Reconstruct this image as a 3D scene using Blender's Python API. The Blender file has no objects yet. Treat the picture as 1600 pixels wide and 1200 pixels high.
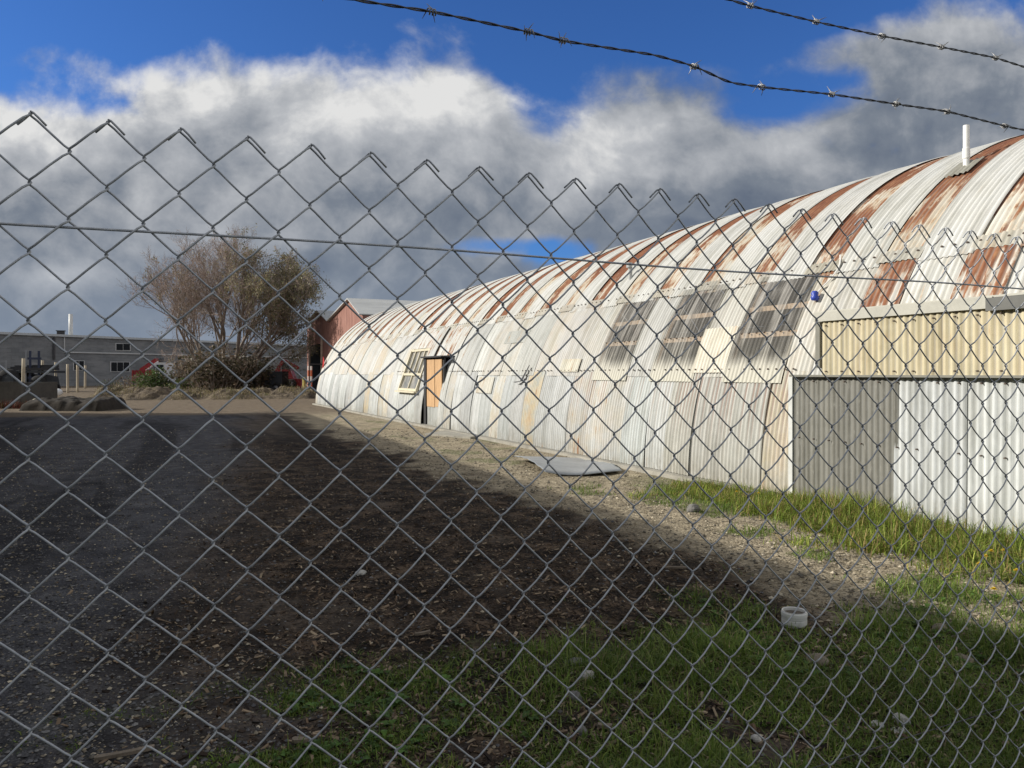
import bpy, math, random
import numpy as np
random.seed(7)
RNG = np.random.default_rng(7)
R_ = math.radians
scene = bpy.context.scene
COL = scene.collection

# ------------------------------------------------------------------ camera
EYE = 1.6
F_PX = 1180.0                        # focal length for a 1600 px wide frame
YAW = R_(25.0)                       # looking 25 deg to the right of the hut's long axis (+Y)
SN, CS = math.sin(YAW), math.cos(YAW)
cam_d = bpy.data.cameras.new('camera')
cam = bpy.data.objects.new('camera', cam_d)
COL.objects.link(cam)
cam.location = (0, 0, EYE)
cam.rotation_euler = (R_(90), 0, -YAW)
cam_d.sensor_width = 36.0
cam_d.lens = 36.0 * F_PX / 1600.0
cam_d.shift_y = -17.0 / 1600.0
cam_d.clip_start = 0.02
cam_d.clip_end = 6000
scene.camera = cam

# ------------------------------------------------------------------ exposure
scene.view_settings.view_transform = 'Standard'
scene.view_settings.look = 'None'
scene.view_settings.exposure = 0.18
scene.view_settings.gamma = 1.0
scene.render.resolution_x = 1024
scene.render.resolution_y = 768

# ------------------------------------------------------------------ sun
SUN_EL = R_(25.0)
SUN_H = (-CS, SN)                    # horizontal direction towards the sun: level with the viewer's left
sd = bpy.data.lights.new('sun', 'SUN')
sd.energy = 4.8
sd.angle = R_(0.5)
sd.color = (1.0, 0.95, 0.86)
sun = bpy.data.objects.new('sun', sd)
COL.objects.link(sun)
from mathutils import Vector, Matrix
_sv = Vector((SUN_H[0] * math.cos(SUN_EL), SUN_H[1] * math.cos(SUN_EL), math.sin(SUN_EL)))
sun.rotation_euler = _sv.to_track_quat('Z', 'Y').to_euler()
sun.location = (-30, 20, 40)


# ------------------------------------------------------------------ node helpers
class NT:
    def __init__(self, tree):
        self.t = tree
        self.n = tree.nodes
        self.l = tree.links

    def put(self, sock, v):
        if v is None:
            return
        if hasattr(v, 'is_output'):
            self.l.new(v, sock)
        else:
            if sock.type == 'RGBA' and isinstance(v, (tuple, list)) and len(v) == 3:
                v = (*v, 1)
            sock.default_value = v

    def math(self, op, a, b=None, c=None, clamp=False):
        n = self.n.new('ShaderNodeMath')
        n.operation = op
        n.use_clamp = clamp
        self.put(n.inputs[0], a)
        self.put(n.inputs[1], b)
        if c is not None:
            self.put(n.inputs[2], c)
        return n.outputs[0]

    def vmath(self, op, a, b=None):
        n = self.n.new('ShaderNodeVectorMath')
        n.operation = op
        self.put(n.inputs[0], a)
        if b is not None:
            if op == 'SCALE':
                self.put(n.inputs['Scale'], b)
            else:
                self.put(n.inputs[1], b)
        return n.outputs['Value'] if op in ('DOT_PRODUCT', 'LENGTH') else n.outputs[0]

    def noise(self, vec, scale, detail=4, rough=0.55, dist=0.0, col=False):
        n = self.n.new('ShaderNodeTexNoise')
        self.put(n.inputs['Vector'], vec)
        n.inputs['Scale'].default_value = scale
        n.inputs['Detail'].default_value = detail
        n.inputs['Roughness'].default_value = rough
        n.inputs['Distortion'].default_value = dist
        return n.outputs['Color'] if col else n.outputs['Fac']

    def voro(self, vec, scale, feature='F1', out='Distance'):
        n = self.n.new('ShaderNodeTexVoronoi')
        n.feature = feature
        self.put(n.inputs['Vector'], vec)
        n.inputs['Scale'].default_value = scale
        return n.outputs[out]

    def ramp(self, fac, stops, interp='LINEAR'):
        n = self.n.new('ShaderNodeValToRGB')
        cr = n.color_ramp
        cr.interpolation = interp
        while len(cr.elements) < len(stops):
            cr.elements.new(0.5)
        for e, (p, c) in zip(cr.elements, stops):
            e.position = p
            if isinstance(c, (int, float)):
                c = (c, c, c)
            e.color = (*c[:3], 1)
        self.put(n.inputs[0], fac)
        return n.outputs[0]

    def smooth(self, x, lo, hi, a=0.0, b=1.0):
        n = self.n.new('ShaderNodeMapRange')
        n.interpolation_type = 'SMOOTHSTEP'
        self.put(n.inputs[0], x)
        self.put(n.inputs[1], lo)
        self.put(n.inputs[2], hi)
        self.put(n.inputs[3], a)
        self.put(n.inputs[4], b)
        return n.outputs[0]

    def mix(self, fac, a, b, blend='MIX'):
        n = self.n.new('ShaderNodeMix')
        n.data_type = 'RGBA'
        n.blend_type = blend
        self.put(n.inputs['Factor'], fac)
        self.put(n.inputs[6], a)
        self.put(n.inputs[7], b)
        return n.outputs[2]

    def mapping(self, vec, scale=(1, 1, 1), loc=(0, 0, 0)):
        n = self.n.new('ShaderNodeMapping')
        self.put(n.inputs[0], vec)
        n.inputs['Location'].default_value = loc
        n.inputs['Scale'].default_value = scale
        return n.outputs[0]

    def sep(self, vec):
        n = self.n.new('ShaderNodeSeparateXYZ')
        self.put(n.inputs[0], vec)
        return n.outputs

    def comb(self, x, y, z):
        n = self.n.new('ShaderNodeCombineXYZ')
        self.put(n.inputs[0], x)
        self.put(n.inputs[1], y)
        self.put(n.inputs[2], z)
        return n.outputs[0]

    def coord(self, which='Object'):
        return self.n.new('ShaderNodeTexCoord').outputs[which]

    def attr(self, name, out='Color'):
        n = self.n.new('ShaderNodeAttribute')
        n.attribute_name = name
        return n.outputs[out]

    def bump(self, h, strength=0.3, dist=0.01):
        n = self.n.new('ShaderNodeBump')
        n.inputs['Strength'].default_value = strength
        n.inputs['Distance'].default_value = dist
        self.put(n.inputs['Height'], h)
        return n.outputs[0]


def new_mat(name):
    m = bpy.data.materials.new(name)
    m.use_nodes = True
    t = NT(m.node_tree)
    b = t.n['Principled BSDF']
    return m, t, b


def pbr(name, color, rough=0.7, metal=0.0, var=0.25, scale=3.0, bump=0.0, bscale=30.0, stretch=(1, 1, 1), spec=0.4):
    """plain painted / raw surface with mottled colour"""
    m, t, b = new_mat(name)
    v = t.mapping(t.coord('Object'), stretch)
    n1 = t.noise(v, scale, 5, 0.6)
    n2 = t.noise(v, scale * 7.3, 4, 0.6)
    s = t.math('ADD', t.math('MULTIPLY', n1, 0.65), t.math('MULTIPLY', n2, 0.35))
    lo = tuple(max(0, c * (1 - var * 1.6)) for c in color)
    hi = tuple(min(1, c * (1 + var * 1.3)) for c in color)
    t.put(b.inputs['Base Color'], t.ramp(s, [(0.28, lo), (0.5, color), (0.72, hi)]))
    b.inputs['Roughness'].default_value = rough
    b.inputs['Metallic'].default_value = metal
    b.inputs['Specular IOR Level'].default_value = spec
    if bump:
        t.put(b.inputs['Normal'], t.bump(t.noise(v, bscale, 4, 0.6), bump, 0.02))
    return m


# ------------------------------------------------------------------ world: Nishita sky with cumulus bank
world = bpy.data.worlds.new('World')
scene.world = world
world.use_nodes = True
w = NT(world.node_tree)
bg = w.n['Background']
bg.inputs['Strength'].default_value = 0.1
sky = w.n.new('ShaderNodeTexSky')
sky.sky_type = 'NISHITA'
sky.sun_disc = False
sky.sun_elevation = SUN_EL
sky.sun_rotation = math.atan2(SUN_H[0], SUN_H[1])
sky.air_density = 1.0
sky.dust_density = 0.3
sky.ozone_density = 3.0
sky.altitude = 200
D = w.coord('Generated')
dF = w.math('MAXIMUM', w.vmath('DOT_PRODUCT', D, (SN, CS, 0)), 0.08)
U = w.math('DIVIDE', w.vmath('DOT_PRODUCT', D, (CS, -SN, 0)), dF)      # compass bearing (tangent)
V = w.math('DIVIDE', w.vmath('DOT_PRODUCT', D, (0, 0, 1)), dF)         # elevation (tangent)


def uu(x): return (x - 800) / F_PX
def vv(y): return (583 - y) / F_PX


def w_blob(x, y, rx, ry, amp):
    a = w.math('DIVIDE', w.math('SUBTRACT', U, uu(x)), rx / F_PX)
    b = w.math('DIVIDE', w.math('SUBTRACT', V, vv(y)), ry / F_PX)
    r2 = w.math('ADD', w.math('MULTIPLY', a, a), w.math('MULTIPLY', b, b))
    e = w.math('POWER', 2.71828, w.math('MULTIPLY', r2, -1.0))
    return w.math('MULTIPLY', e, amp)


def w_sum(lst):
    s = lst[0]
    for q in lst[1:]:
        s = w.math('ADD', s, q)
    return s


Pn = w.comb(U, w.math('MULTIPLY', V, 1.12), 0.37)
warp = w.vmath('SCALE', w.vmath('SUBTRACT', w.noise(Pn, 3.0, 3, 0.5, 0, True), (0.5, 0.5, 0.5)), 0.11)
Pw = w.vmath('ADD', Pn, warp)
nA = w.noise(Pw, 4.2, 12, 0.57)
nB = w.noise(w.vmath('ADD', Pw, (-0.026, 0.036, 0.0)), 4.2, 12, 0.57)
nG = w.noise(w.mapping(Pw, (1.0, 1.0, 1.0), (2.2, 3.1, 0.4)), 13.0, 9, 0.58)
nC = w.noise(w.mapping(Pn, (1.0, 1.0, 1.0), (5.3, 2.1, 1.0)), 2.1, 6, 0.5)
nD = w.noise(w.mapping(Pw, (1.0, 1.6, 1.0), (1.3, 7.1, 4.0)), 2.6, 8, 0.55)
# upper edge of the cloud bank by bearing
edge_stops = [(-200, 95), (0, 120), (60, 95), (190, 125), (260, 95), (430, 78), (570, 72), (690, 98), (760, 130), (840, 170),
              (900, 150), (960, 95), (1050, 55), (1180, 40), (1300, 5), (1450, -20), (1700, -30)]
Un = w.math('DIVIDE', w.math('SUBTRACT', U, uu(-200)), (1900.0) / F_PX, clamp=True)
edge = w.ramp(Un, [((x + 200) / 1900.0, (583 - y) / 800.0) for x, y in edge_stops], 'B_SPLINE')
edge = w.math('MULTIPLY', edge, 800.0 / F_PX)
depth = w.math('SUBTRACT', edge, V)                                    # >0 inside the bank
dens = w_sum([
    w.smooth(depth, -0.10, 0.10, -0.55, 0.55),
    w.math('MULTIPLY', w.math('SUBTRACT', nA, 0.5), 2.2),
    w.math('MULTIPLY', w.math('SUBTRACT', nC, 0.5), 0.5),
    w_blob(865, 200, 100, 60, -0.40),
    w_blob(1090, 70, 90, 40, -0.35),
    w_blob(60, 85, 70, 30, 0.35),
    w_blob(180, 165, 60, 20, -0.30),
    w_blob(1330, 120, 90, 30, -0.35),
    w_blob(1420, 20, 160, 60, -0.25),
    w_blob(1240, 150, 110, 40, -0.45),
    w_blob(1180, 30, 150, 60, -0.5),
    w_blob(1270, 10, 120, 45, -0.55),
    w_blob(775, 385, 95, 18, -0.62),
    w_blob(870, 395, 60, 22, -0.55),
    w_blob(1430, 120, 160, 120, 0.1),
    w_blob(600, 250, 420, 90, 0.5),
    w_blob(1300, 300, 320, 70, 0.35),
    w_blob(250, 440, 420, 90, 0.45),
    w_blob(-300, 560, 700, 70, 0.7),
    w_blob(1500, 420, 500, 90, 0.4),
])
dens = w.math('ADD', dens, w.math('MULTIPLY', w.math('SUBTRACT', nG, 0.5), 0.62))
cover = w.smooth(dens, -0.16, 0.40)
# how bright the cloud is: sunlit crowns, grey bellies
lit = w.math('MULTIPLY', w.math('SUBTRACT', nA, nB), 2.3)
shade = w_sum([
    w.ramp(w.math('DIVIDE', depth, 0.5, clamp=True),
           [(0.0, 0.70), (0.10, 0.70), (0.20, 0.55), (0.34, 0.40), (0.5, 0.33), (0.68, 0.27), (0.85, 0.30), (1.0, 0.34)], 'B_SPLINE'),
    lit,
    w.math('MULTIPLY', w.math('SUBTRACT', nG, 0.5), 0.18),
    w.math('MULTIPLY', w.math('SUBTRACT', nD, 0.5), 0.75),
    w_blob(330, 150, 260, 55, 0.16),
    w_blob(600, 150, 160, 50, 0.15),
    w_blob(60, 180, 120, 60, 0.10),
    w_blob(790, 240, 60, 60, 0.10),
    w_blob(950, 240, 90, 40, 0.18),
    w_blob(1230, 245, 70, 45, 0.16),
    w_blob(1050, 130, 150, 60, -0.10),
    w_blob(1500, 90, 300, 150, -0.08),
    w_blob(1300, 140, 200, 100, -0.12),
    w_blob(60, 430, 190, 26, 0.30),
    w_blob(20, 330, 120, 40, -0.05),
    w_blob(480, 300, 300, 50, -0.10),
    w_blob(760, 330, 160, 40, -0.12),
    w_blob(1400, 220, 170, 60, -0.02),
])
ccol = w.ramp(shade, [(0.0, (1.15, 1.42, 1.92)), (0.28, (1.75, 2.02, 2.45)), (0.5, (2.85, 3.05, 3.38)),
                      (0.75, (4.2, 4.35, 4.6)), (1.0, (6.7, 6.7, 6.65))])
skyc = w.mix(1.0, sky.outputs[0], (0.36, 0.64, 1.10), 'MULTIPLY')
# paler, hazier air towards the horizon under the bank
low = w.smooth(V, 0.0, 0.24, 0.65, 0.0)
ccol = w.mix(low, ccol, (2.1, 2.6, 3.4))
# broken cloud over the rest of the sky (overhead and behind the viewer)
gE = w.noise(D, 2.4, 6, 0.55)
gF = w.noise(w.mapping(D, (1, 1, 1), (4, 2, 7)), 3.5, 5, 0.55)
out = w.math('MAXIMUM', w.smooth(V, 0.55, 0.85), w.smooth(w.vmath('DOT_PRODUCT', D, (SN, CS, 0)), 0.45, 0.15))
out = w.math('MAXIMUM', out, w.smooth(w.math('ABSOLUTE', U), 0.9, 1.5))
cover = w.mix(out, cover, w.smooth(gE, 0.36, 0.50))
ccol = w.mix(out, ccol, w.ramp(gF, [(0.3, (3.0, 3.1, 3.3)), (0.7, (7.0, 6.9, 6.7))]))
w.put(bg.inputs['Color'], w.mix(cover, skyc, ccol))


# ------------------------------------------------------------------ geometry helpers
def ray(x, y):
    """direction (depth 1) seen at a pixel of the 1600x1200 survey photo"""
    t = (x - 800) / F_PX
    return np.array([SN + CS * t, CS - SN * t, (583 - y) / F_PX])


def G(x, y, z=0.0):
    d = ray(x, y)
    k = (z - EYE) / d[2]
    return np.array([0, 0, EYE]) + d * k


def at_depth(x, y, zc):
    return np.array([0, 0, EYE]) + ray(x, y) * zc


_hash = np.random.default_rng(99).random((256, 256))


def vnoise(x, y):
    x = np.asarray(x, float); y = np.asarray(y, float)
    xi = np.floor(x).astype(int); yi = np.floor(y).astype(int)
    fx = x - xi; fy = y - yi
    fx = fx * fx * (3 - 2 * fx); fy = fy * fy * (3 - 2 * fy)
    h = lambda a, b: _hash[a % 256, b % 256]
    return (h(xi, yi) * (1 - fx) + h(xi + 1, yi) * fx) * (1 - fy) + (h(xi, yi + 1) * (1 - fx) + h(xi + 1, yi + 1) * fx) * fy


def fbm(x, y, oct=4, s=1.0):
    x = np.asarray(x, float) * s; y = np.asarray(y, float) * s
    r = 0; a = 0.5; tot = 0
    for i in range(oct):
        r = r + a * vnoise(x + 17.3 * i, y + 9.7 * i); tot += a
        a *= 0.5; x = x * 2.03; y = y * 2.03
    return r / tot


def sstep(x, a, b):
    t = np.clip((np.asarray(x, float) - a) / (b - a), 0, 1)
    return t * t * (3 - 2 * t)


class MB:
    """collects shapes and links them as ONE mesh object"""
    def __init__(self):
        self.v = []; self.f = []; self.c = []; self.n = 0; self.uv = []

    def add(self, verts, faces, col=None, uv=None):
        verts = np.asarray(verts, float).reshape(-1, 3)
        faces = np.asarray(faces, int)
        self.f.append(faces + self.n)
        self.v.append(verts)
        self.n += len(verts)
        if col is not None:
            col = np.asarray(col, float)
            if col.ndim == 1:
                col = np.tile(col, (len(verts), 1))
            self.c.append(col)
        if uv is not None:
            self.uv.append(np.asarray(uv, float))

    def box(self, lo, hi, rot=0.0, about=None, col=None, M=None):
        x0, y0, z0 = lo; x1, y1, z1 = hi
        v = np.array([(x0, y0, z0), (x1, y0, z0), (x1, y1, z0), (x0, y1, z0), (x0, y0, z1), (x1, y0, z1), (x1, y1, z1), (x0, y1, z1)], float)
        if rot:
            if about is None:
                about = ((x0 + x1) / 2, (y0 + y1) / 2)
            c, s = math.cos(rot), math.sin(rot)
            d = v[:, :2] - about
            v[:, 0] = about[0] + c * d[:, 0] - s * d[:, 1]
            v[:, 1] = about[1] + s * d[:, 0] + c * d[:, 1]
        if M is not None:
            v = M(v)
        self.add(v, [(0, 3, 2, 1), (4, 5, 6, 7), (0, 1, 5, 4), (1, 2, 6, 5), (2, 3, 7, 6), (3, 0, 4, 7)], col)

    def hexa(self, v, col=None):
        self.add(v, [(0, 3, 2, 1), (4, 5, 6, 7), (0, 1, 5, 4), (1, 2, 6, 5), (2, 3, 7, 6), (3, 0, 4, 7)], col)

    def beam(self, a, b, w, h, up=(0, 0, 1), col=None):
        a = np.asarray(a, float); b = np.asarray(b, float)
        d = (b - a) / np.linalg.norm(b - a)
        s = np.cross(d, up); s /= np.linalg.norm(s)
        u = np.cross(s, d)
        v = []
        for p in (a, b):
            for i, j in ((-1, -1), (1, -1), (1, 1), (-1, 1)):
                v.append(p + s * w / 2 * i + u * h / 2 * j)
        self.add(v, [(3, 2, 1, 0), (4, 5, 6, 7), (0, 1, 5, 4), (1, 2, 6, 5), (2, 3, 7, 6), (3, 0, 4, 7)], col)

    def tube(self, pts, r, n=6, cap=True, col=None):
        pts = np.asarray(pts, float)
        m = len(pts)
        r = np.broadcast_to(np.asarray(r, float), (m,))
        t = np.gradient(pts, axis=0)
        t /= np.linalg.norm(t, axis=1, keepdims=True) + 1e-12
        ref = np.array([0, 0, 1.0]) if abs(t[0][2]) < 0.9 else np.array([1.0, 0, 0])
        s = np.cross(t[0], ref); s /= np.linalg.norm(s)
        S = np.zeros_like(pts)
        for i in range(m):
            s = s - t[i] * np.dot(s, t[i])
            s /= np.linalg.norm(s) + 1e-12
            S[i] = s
        B = np.cross(t, S)
        a = np.arange(n) * 2 * math.pi / n
        v = pts[:, None, :] + r[:, None, None] * (np.cos(a)[None, :, None] * S[:, None, :] + np.sin(a)[None, :, None] * B[:, None, :])
        i = np.arange(m - 1)[:, None]; j = np.arange(n)[None, :]
        f = np.stack([i * n + j, i * n + (j + 1) % n, (i + 1) * n + (j + 1) % n, (i + 1) * n + j], -1).reshape(-1, 4)
        self.add(v.reshape(-1, 3), f, col)
        if cap and n >= 4:
            base = self.n - m * n
            for k, rev in ((0, True), (m - 1, False)):
                loop = [base + k * n + q for q in range(n)]
                if rev:
                    loop = loop[::-1]
                if n == 4:
                    self.f.append(np.array([loop]))
                else:
                    self.f.append(np.array([[loop[0], loop[q], loop[q + 1]] for q in range(1, n - 1)]))

    def lathe(self, prof, c=(0, 0, 0), n=24, col=None):
        prof = np.asarray(prof, float)
        a = np.arange(n) * 2 * math.pi / n
        v = np.stack([prof[:, 0:1] * np.cos(a), prof[:, 0:1] * np.sin(a), np.repeat(prof[:, 1:2], n, 1)], -1) + np.asarray(c)
        m = len(prof)
        i = np.arange(m - 1)[:, None]; j = np.arange(n)[None, :]
        f = np.stack([i * n + j, i * n + (j + 1) % n, (i + 1) * n + (j + 1) % n, (i + 1) * n + j], -1).reshape(-1, 4)
        self.add(v.reshape(-1, 3), f, col)

    def build(self, name, mat, parent=None, smooth=False, loc=None):
        me = bpy.data.meshes.new(name)
        V_ = np.concatenate(self.v) if self.v else np.zeros((0, 3))
        if loc is not None:
            V_ = V_ - np.asarray(loc)
        ls, lt, idx = [], [], []
        st = 0
        for f in self.f:
            k = f.shape[1]; m = f.shape[0]
            ls.append(st + np.arange(m) * k); lt.append(np.full(m, k)); idx.append(f.reshape(-1))
            st += m * k
        ls = np.concatenate(ls); lt = np.concatenate(lt); idx = np.concatenate(idx)
        me.vertices.add(len(V_)); me.vertices.foreach_set('co', V_.astype(np.float32).ravel())
        me.loops.add(len(idx)); me.loops.foreach_set('vertex_index', idx.astype(np.int32))
        me.polygons.add(len(ls)); me.polygons.foreach_set('loop_start', ls.astype(np.int32))
        me.polygons.foreach_set('loop_total', lt.astype(np.int32))
        me.update(calc_edges=True)
        if self.c:
            C_ = np.concatenate(self.c)
            if C_.shape[1] == 3:
                C_ = np.concatenate([C_, np.ones((len(C_), 1))], 1)
            at = me.color_attributes.new('col', 'FLOAT_COLOR', 'POINT')
            at.data.foreach_set('color', C_.astype(np.float32).ravel())
        if self.uv:
            W_ = np.concatenate(self.uv)
            at = me.attributes.new('wear', 'FLOAT_VECTOR', 'POINT')
            at.data.foreach_set('vector', W_[:, :3].astype(np.float32).ravel())
            at = me.attributes.new('sheet_uv', 'FLOAT_VECTOR', 'POINT')
            at.data.foreach_set('vector', W_[:, 3:6].astype(np.float32).ravel())
        me.polygons.foreach_set('use_smooth', np.full(len(ls), bool(smooth)))
        if mat:
            me.materials.append(mat)
        o = bpy.data.objects.new(name, me)
        COL.objects.link(o)
        if parent is not None:
            o.parent = parent
            off = Vector((0, 0, 0)); q = parent
            while q is not None:
                off += q.location; q = q.parent
            if loc is None and off.length > 0:
                me.transform(Matrix.Translation(-off))
        if loc is not None:
            o.location = loc
        return o


def tag(o, label, cat, group=None, kind=None):
    o['label'] = label
    o['category'] = cat
    if group:
        o['group'] = group
    if kind:
        o['kind'] = kind
    return o


def struct(o):
    o['kind'] = 'structure'
    return o


def thing(name, label, cat, loc=(0, 0, 0), group=None):
    o = bpy.data.objects.new(name, None)
    o.empty_display_size = 0.2
    COL.objects.link(o)
    o.location = tuple(float(q) for q in loc)
    return tag(o, label, cat, group)


def copy_tree(o, parent=None):
    c = o.copy()
    COL.objects.link(c)
    if parent is not None:
        c.parent = parent
    for ch in list(o.children):
        copy_tree(ch, c)
    return c


# ------------------------------------------------------------------ layout constants
HX, HR = 12.3, 5.1                    # hut: axis x, radius (base at x = 7.2)
HY0, HY1 = 1.25, 39.2                 # hut near and far ends
BAY = 1.83
YC0 = 8.09                            # centre of the nearest window bay
FENCE_Y = 0.918
SHADOW_X = 4.8


def zone(x, y):
    """mulch, grass, pale-gravel, tarmac weights of the yard"""
    x = np.asarray(x, float); y = np.asarray(y, float)
    n = fbm(x, y, 4, 0.55); n2 = fbm(x + 40, y - 13, 4, 1.7); n3 = fbm(x - 9, y + 31, 3, 0.22)
    strip = sstep(x + (n2 - 0.5) * 1.4 + (n - 0.5) * 1.2, 3.95, 4.60)  # gravel edge follows the cast shadow, painting its sunlit side paler
    far = sstep(y + (n - 0.5) * 3 + 0.46 * x * 0.3, 31.0, 34.0)
    pale = np.maximum(strip, far)
    left = 1 - sstep(x + (n - 0.5) * 1.6 - 0.10 * y, -0.9, 0.6)
    mulch = (1 - pale) * (1 - left) * sstep(n2 + 0.35, 0.45, 0.75)
    mulch *= 1 - sstep(y + (n - .5) * 4, 16, 24) * 0.8
    zc = x * SN + y * CS
    near = 1 - sstep(zc + (n - 0.5) * 4.2 + (n2 - 0.5) * 1.5 - 0.25 * (x - 1.2), 3.3, 4.6)
    near *= sstep(0.6 * n2 + 0.4 * fbm(x + 7, y + 3, 4, 3.1) + 0.14 * sstep(x, -0.2, 2.6), 0.43, 0.60)
    wall = sstep(x + (n - 0.5) * 1.3 + (n2 - 0.5) * 0.8, 6.1, 6.7) * (1 - sstep(y + (n - .5) * 2.5, 8.3, 11.0))
    wall2 = sstep(x + (n2 - .5) * 1.6 - (n - .5) * 1.0, 5.75, 6.5) * (1 - sstep(y, 6.0, 9.0))
    patches = sstep(n2 * 0.6 + n * 0.4, 0.60, 0.66) * sstep(x, 4.6, 5.4) * (1 - far) * 0.7
    grass = np.clip(np.maximum.reduce([near, wall, wall2, patches]), 0, 1)
    return mulch, grass, pale, left * (1 - pale)


def hground(x, y):
    x = np.asarray(x, float); y = np.asarray(y, float)
    r = np.sqrt(x * x + y * y)
    fade = 1 - sstep(r, 18, 60)
    z = (fbm(x, y, 3, 0.35) - 0.5) * 0.16 * fade
    z += (fbm(x + 5, y + 8, 3, 2.2) - 0.5) * 0.06 * (1 - sstep(r, 10, 25))
    z += (fbm(x + 25, y - 8, 3, 9.0) - 0.5) * 0.030 * (1 - sstep(r, 5, 12))
    z *= 1 - sstep(x, 6.6, 7.2) * 0.9
    return z - 0.005


# ------------------------------------------------------------------ ground
def axis(segs):
    out = []
    for a, b, n in segs:
        out.append(np.linspace(a, b, n, endpoint=False))
    return np.concatenate(out + [np.array([segs[-1][1]])])


gx = axis([(-900, -60, 18), (-60, -12, 40), (-12, -3, 70), (-3, 7.2, 300), (7.2, 12, 16), (12, 60, 36), (60, 900, 18)])
gy = axis([(-900, -30, 16), (-30, 1.5, 24), (1.5, 9, 260), (9, 16, 120), (16, 42, 160), (42, 130, 70), (130, 1800, 24)])
GX, GY = np.meshgrid(gx, gy)
GZ = hground(GX, GY)
mb = MB()
nx, ny = len(gx), len(gy)
i = np.arange(ny - 1)[:, None]; j = np.arange(nx - 1)[None, :]
fq = np.stack([i * nx + j, i * nx + j + 1, (i + 1) * nx + j + 1, (i + 1) * nx + j], -1).reshape(-1, 4)
zm, zg, zp, zl = zone(GX, GY)
mb.add(np.stack([GX, GY, GZ], -1).reshape(-1, 3), fq,
       np.stack([zm, zg, zp, zl], -1).reshape(-1, 4))

m_ground, t, b = new_mat('yard_ground')
P = t.coord('Object')
zc_ = t.attr('col')
zs = t.n.new('ShaderNodeSeparateColor'); t.put(zs.inputs[0], zc_)
zl_ = t.attr('col', 'Alpha')
nf = t.noise(P, 26, 6, 0.7)
nm = t.noise(P, 3.1, 5, 0.62)
ng = t.noise(P, 90, 3, 0.6)
vs = t.voro(P, 42)
peb = t.voro(P, 42, 'F1', 'Color')
pebv = t.math('MULTIPLY', t.sep(peb)[0], 1.0)
earth = t.ramp(t.math('ADD', t.math('MULTIPLY', nf, 0.6), t.math('MULTIPLY', nm, 0.4)),
               [(0.32, (0.040, 0.031, 0.024)), (0.5, (0.085, 0.068, 0.052)), (0.66, (0.15, 0.125, 0.098))])
mulch = t.ramp(t.math('ADD', t.math('MULTIPLY', nf, 0.5), t.math('MULTIPLY', nm, 0.5)),
               [(0.40, (0.006, 0.005, 0.004)), (0.5, (0.028, 0.020, 0.014)), (0.60, (0.12, 0.085, 0.057))])
gravel = t.mix(pebv, (0.21, 0.178, 0.122), (0.46, 0.395, 0.285))
gravel = t.mix(t.smooth(nm, 0.36, 0.62), t.mix(0.45, gravel, (0.10, 0.08, 0.055)), gravel)
tar = t.ramp(t.math('ADD', t.math('MULTIPLY', ng, 0.5), t.math('MULTIPLY', nm, 0.5)),
             [(0.36, (0.028, 0.028, 0.032)), (0.5, (0.066, 0.066, 0.072)), (0.64, (0.14, 0.14, 0.145))])
green = t.ramp(nf, [(0.35, (0.018, 0.030, 0.007)), (0.5, (0.045, 0.075, 0.014)), (0.66, (0.095, 0.135, 0.03))])
sand = t.ramp(t.math('ADD', t.math('MULTIPLY', nf, 0.4), t.math('MULTIPLY', nm, 0.6)),
              [(0.34, (0.095, 0.075, 0.054)), (0.5, (0.155, 0.123, 0.088)), (0.66, (0.225, 0.18, 0.132))])
pal = t.mix(t.smooth(t.sep(P)[1], 27, 33), gravel, sand)
c = t.mix(zl_, earth, tar)
c = t.mix(zs.outputs[0], c, mulch)
c = t.mix(zs.outputs[2], c, pal)
c = t.mix(t.math('MULTIPLY', zs.outputs[1], t.smooth(nf, 0.38, 0.56)), c, green)
# wheel ruts and oil darkened lanes in the bare part of the yard
rutv = t.noise(t.mapping(P, (0.55, 0.07, 1.0), (3.0, 0, 0)), 1.0, 4, 0.6, 0.6)
c = t.mix(t.math('MULTIPLY', t.smooth(rutv, 0.50, 0.40), t.math('SUBTRACT', 0.80, zs.outputs[2], clamp=True)), c,
          t.mix(1.0, c, (0.35, 0.34, 0.34), 'MULTIPLY'))
t.put(b.inputs['Base Color'], c)
b.inputs['Roughness'].default_value = 0.95
b.inputs['Specular IOR Level'].default_value = 0.15
hh = t.math('ADD', t.math('MULTIPLY', nf, 0.7), t.math('MULTIPLY', vs, -0.5))
t.put(b.inputs['Normal'], t.bump(hh, 0.8, 0.03))
ground = mb.build('ground', m_ground, smooth=True)
struct(ground)


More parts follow.
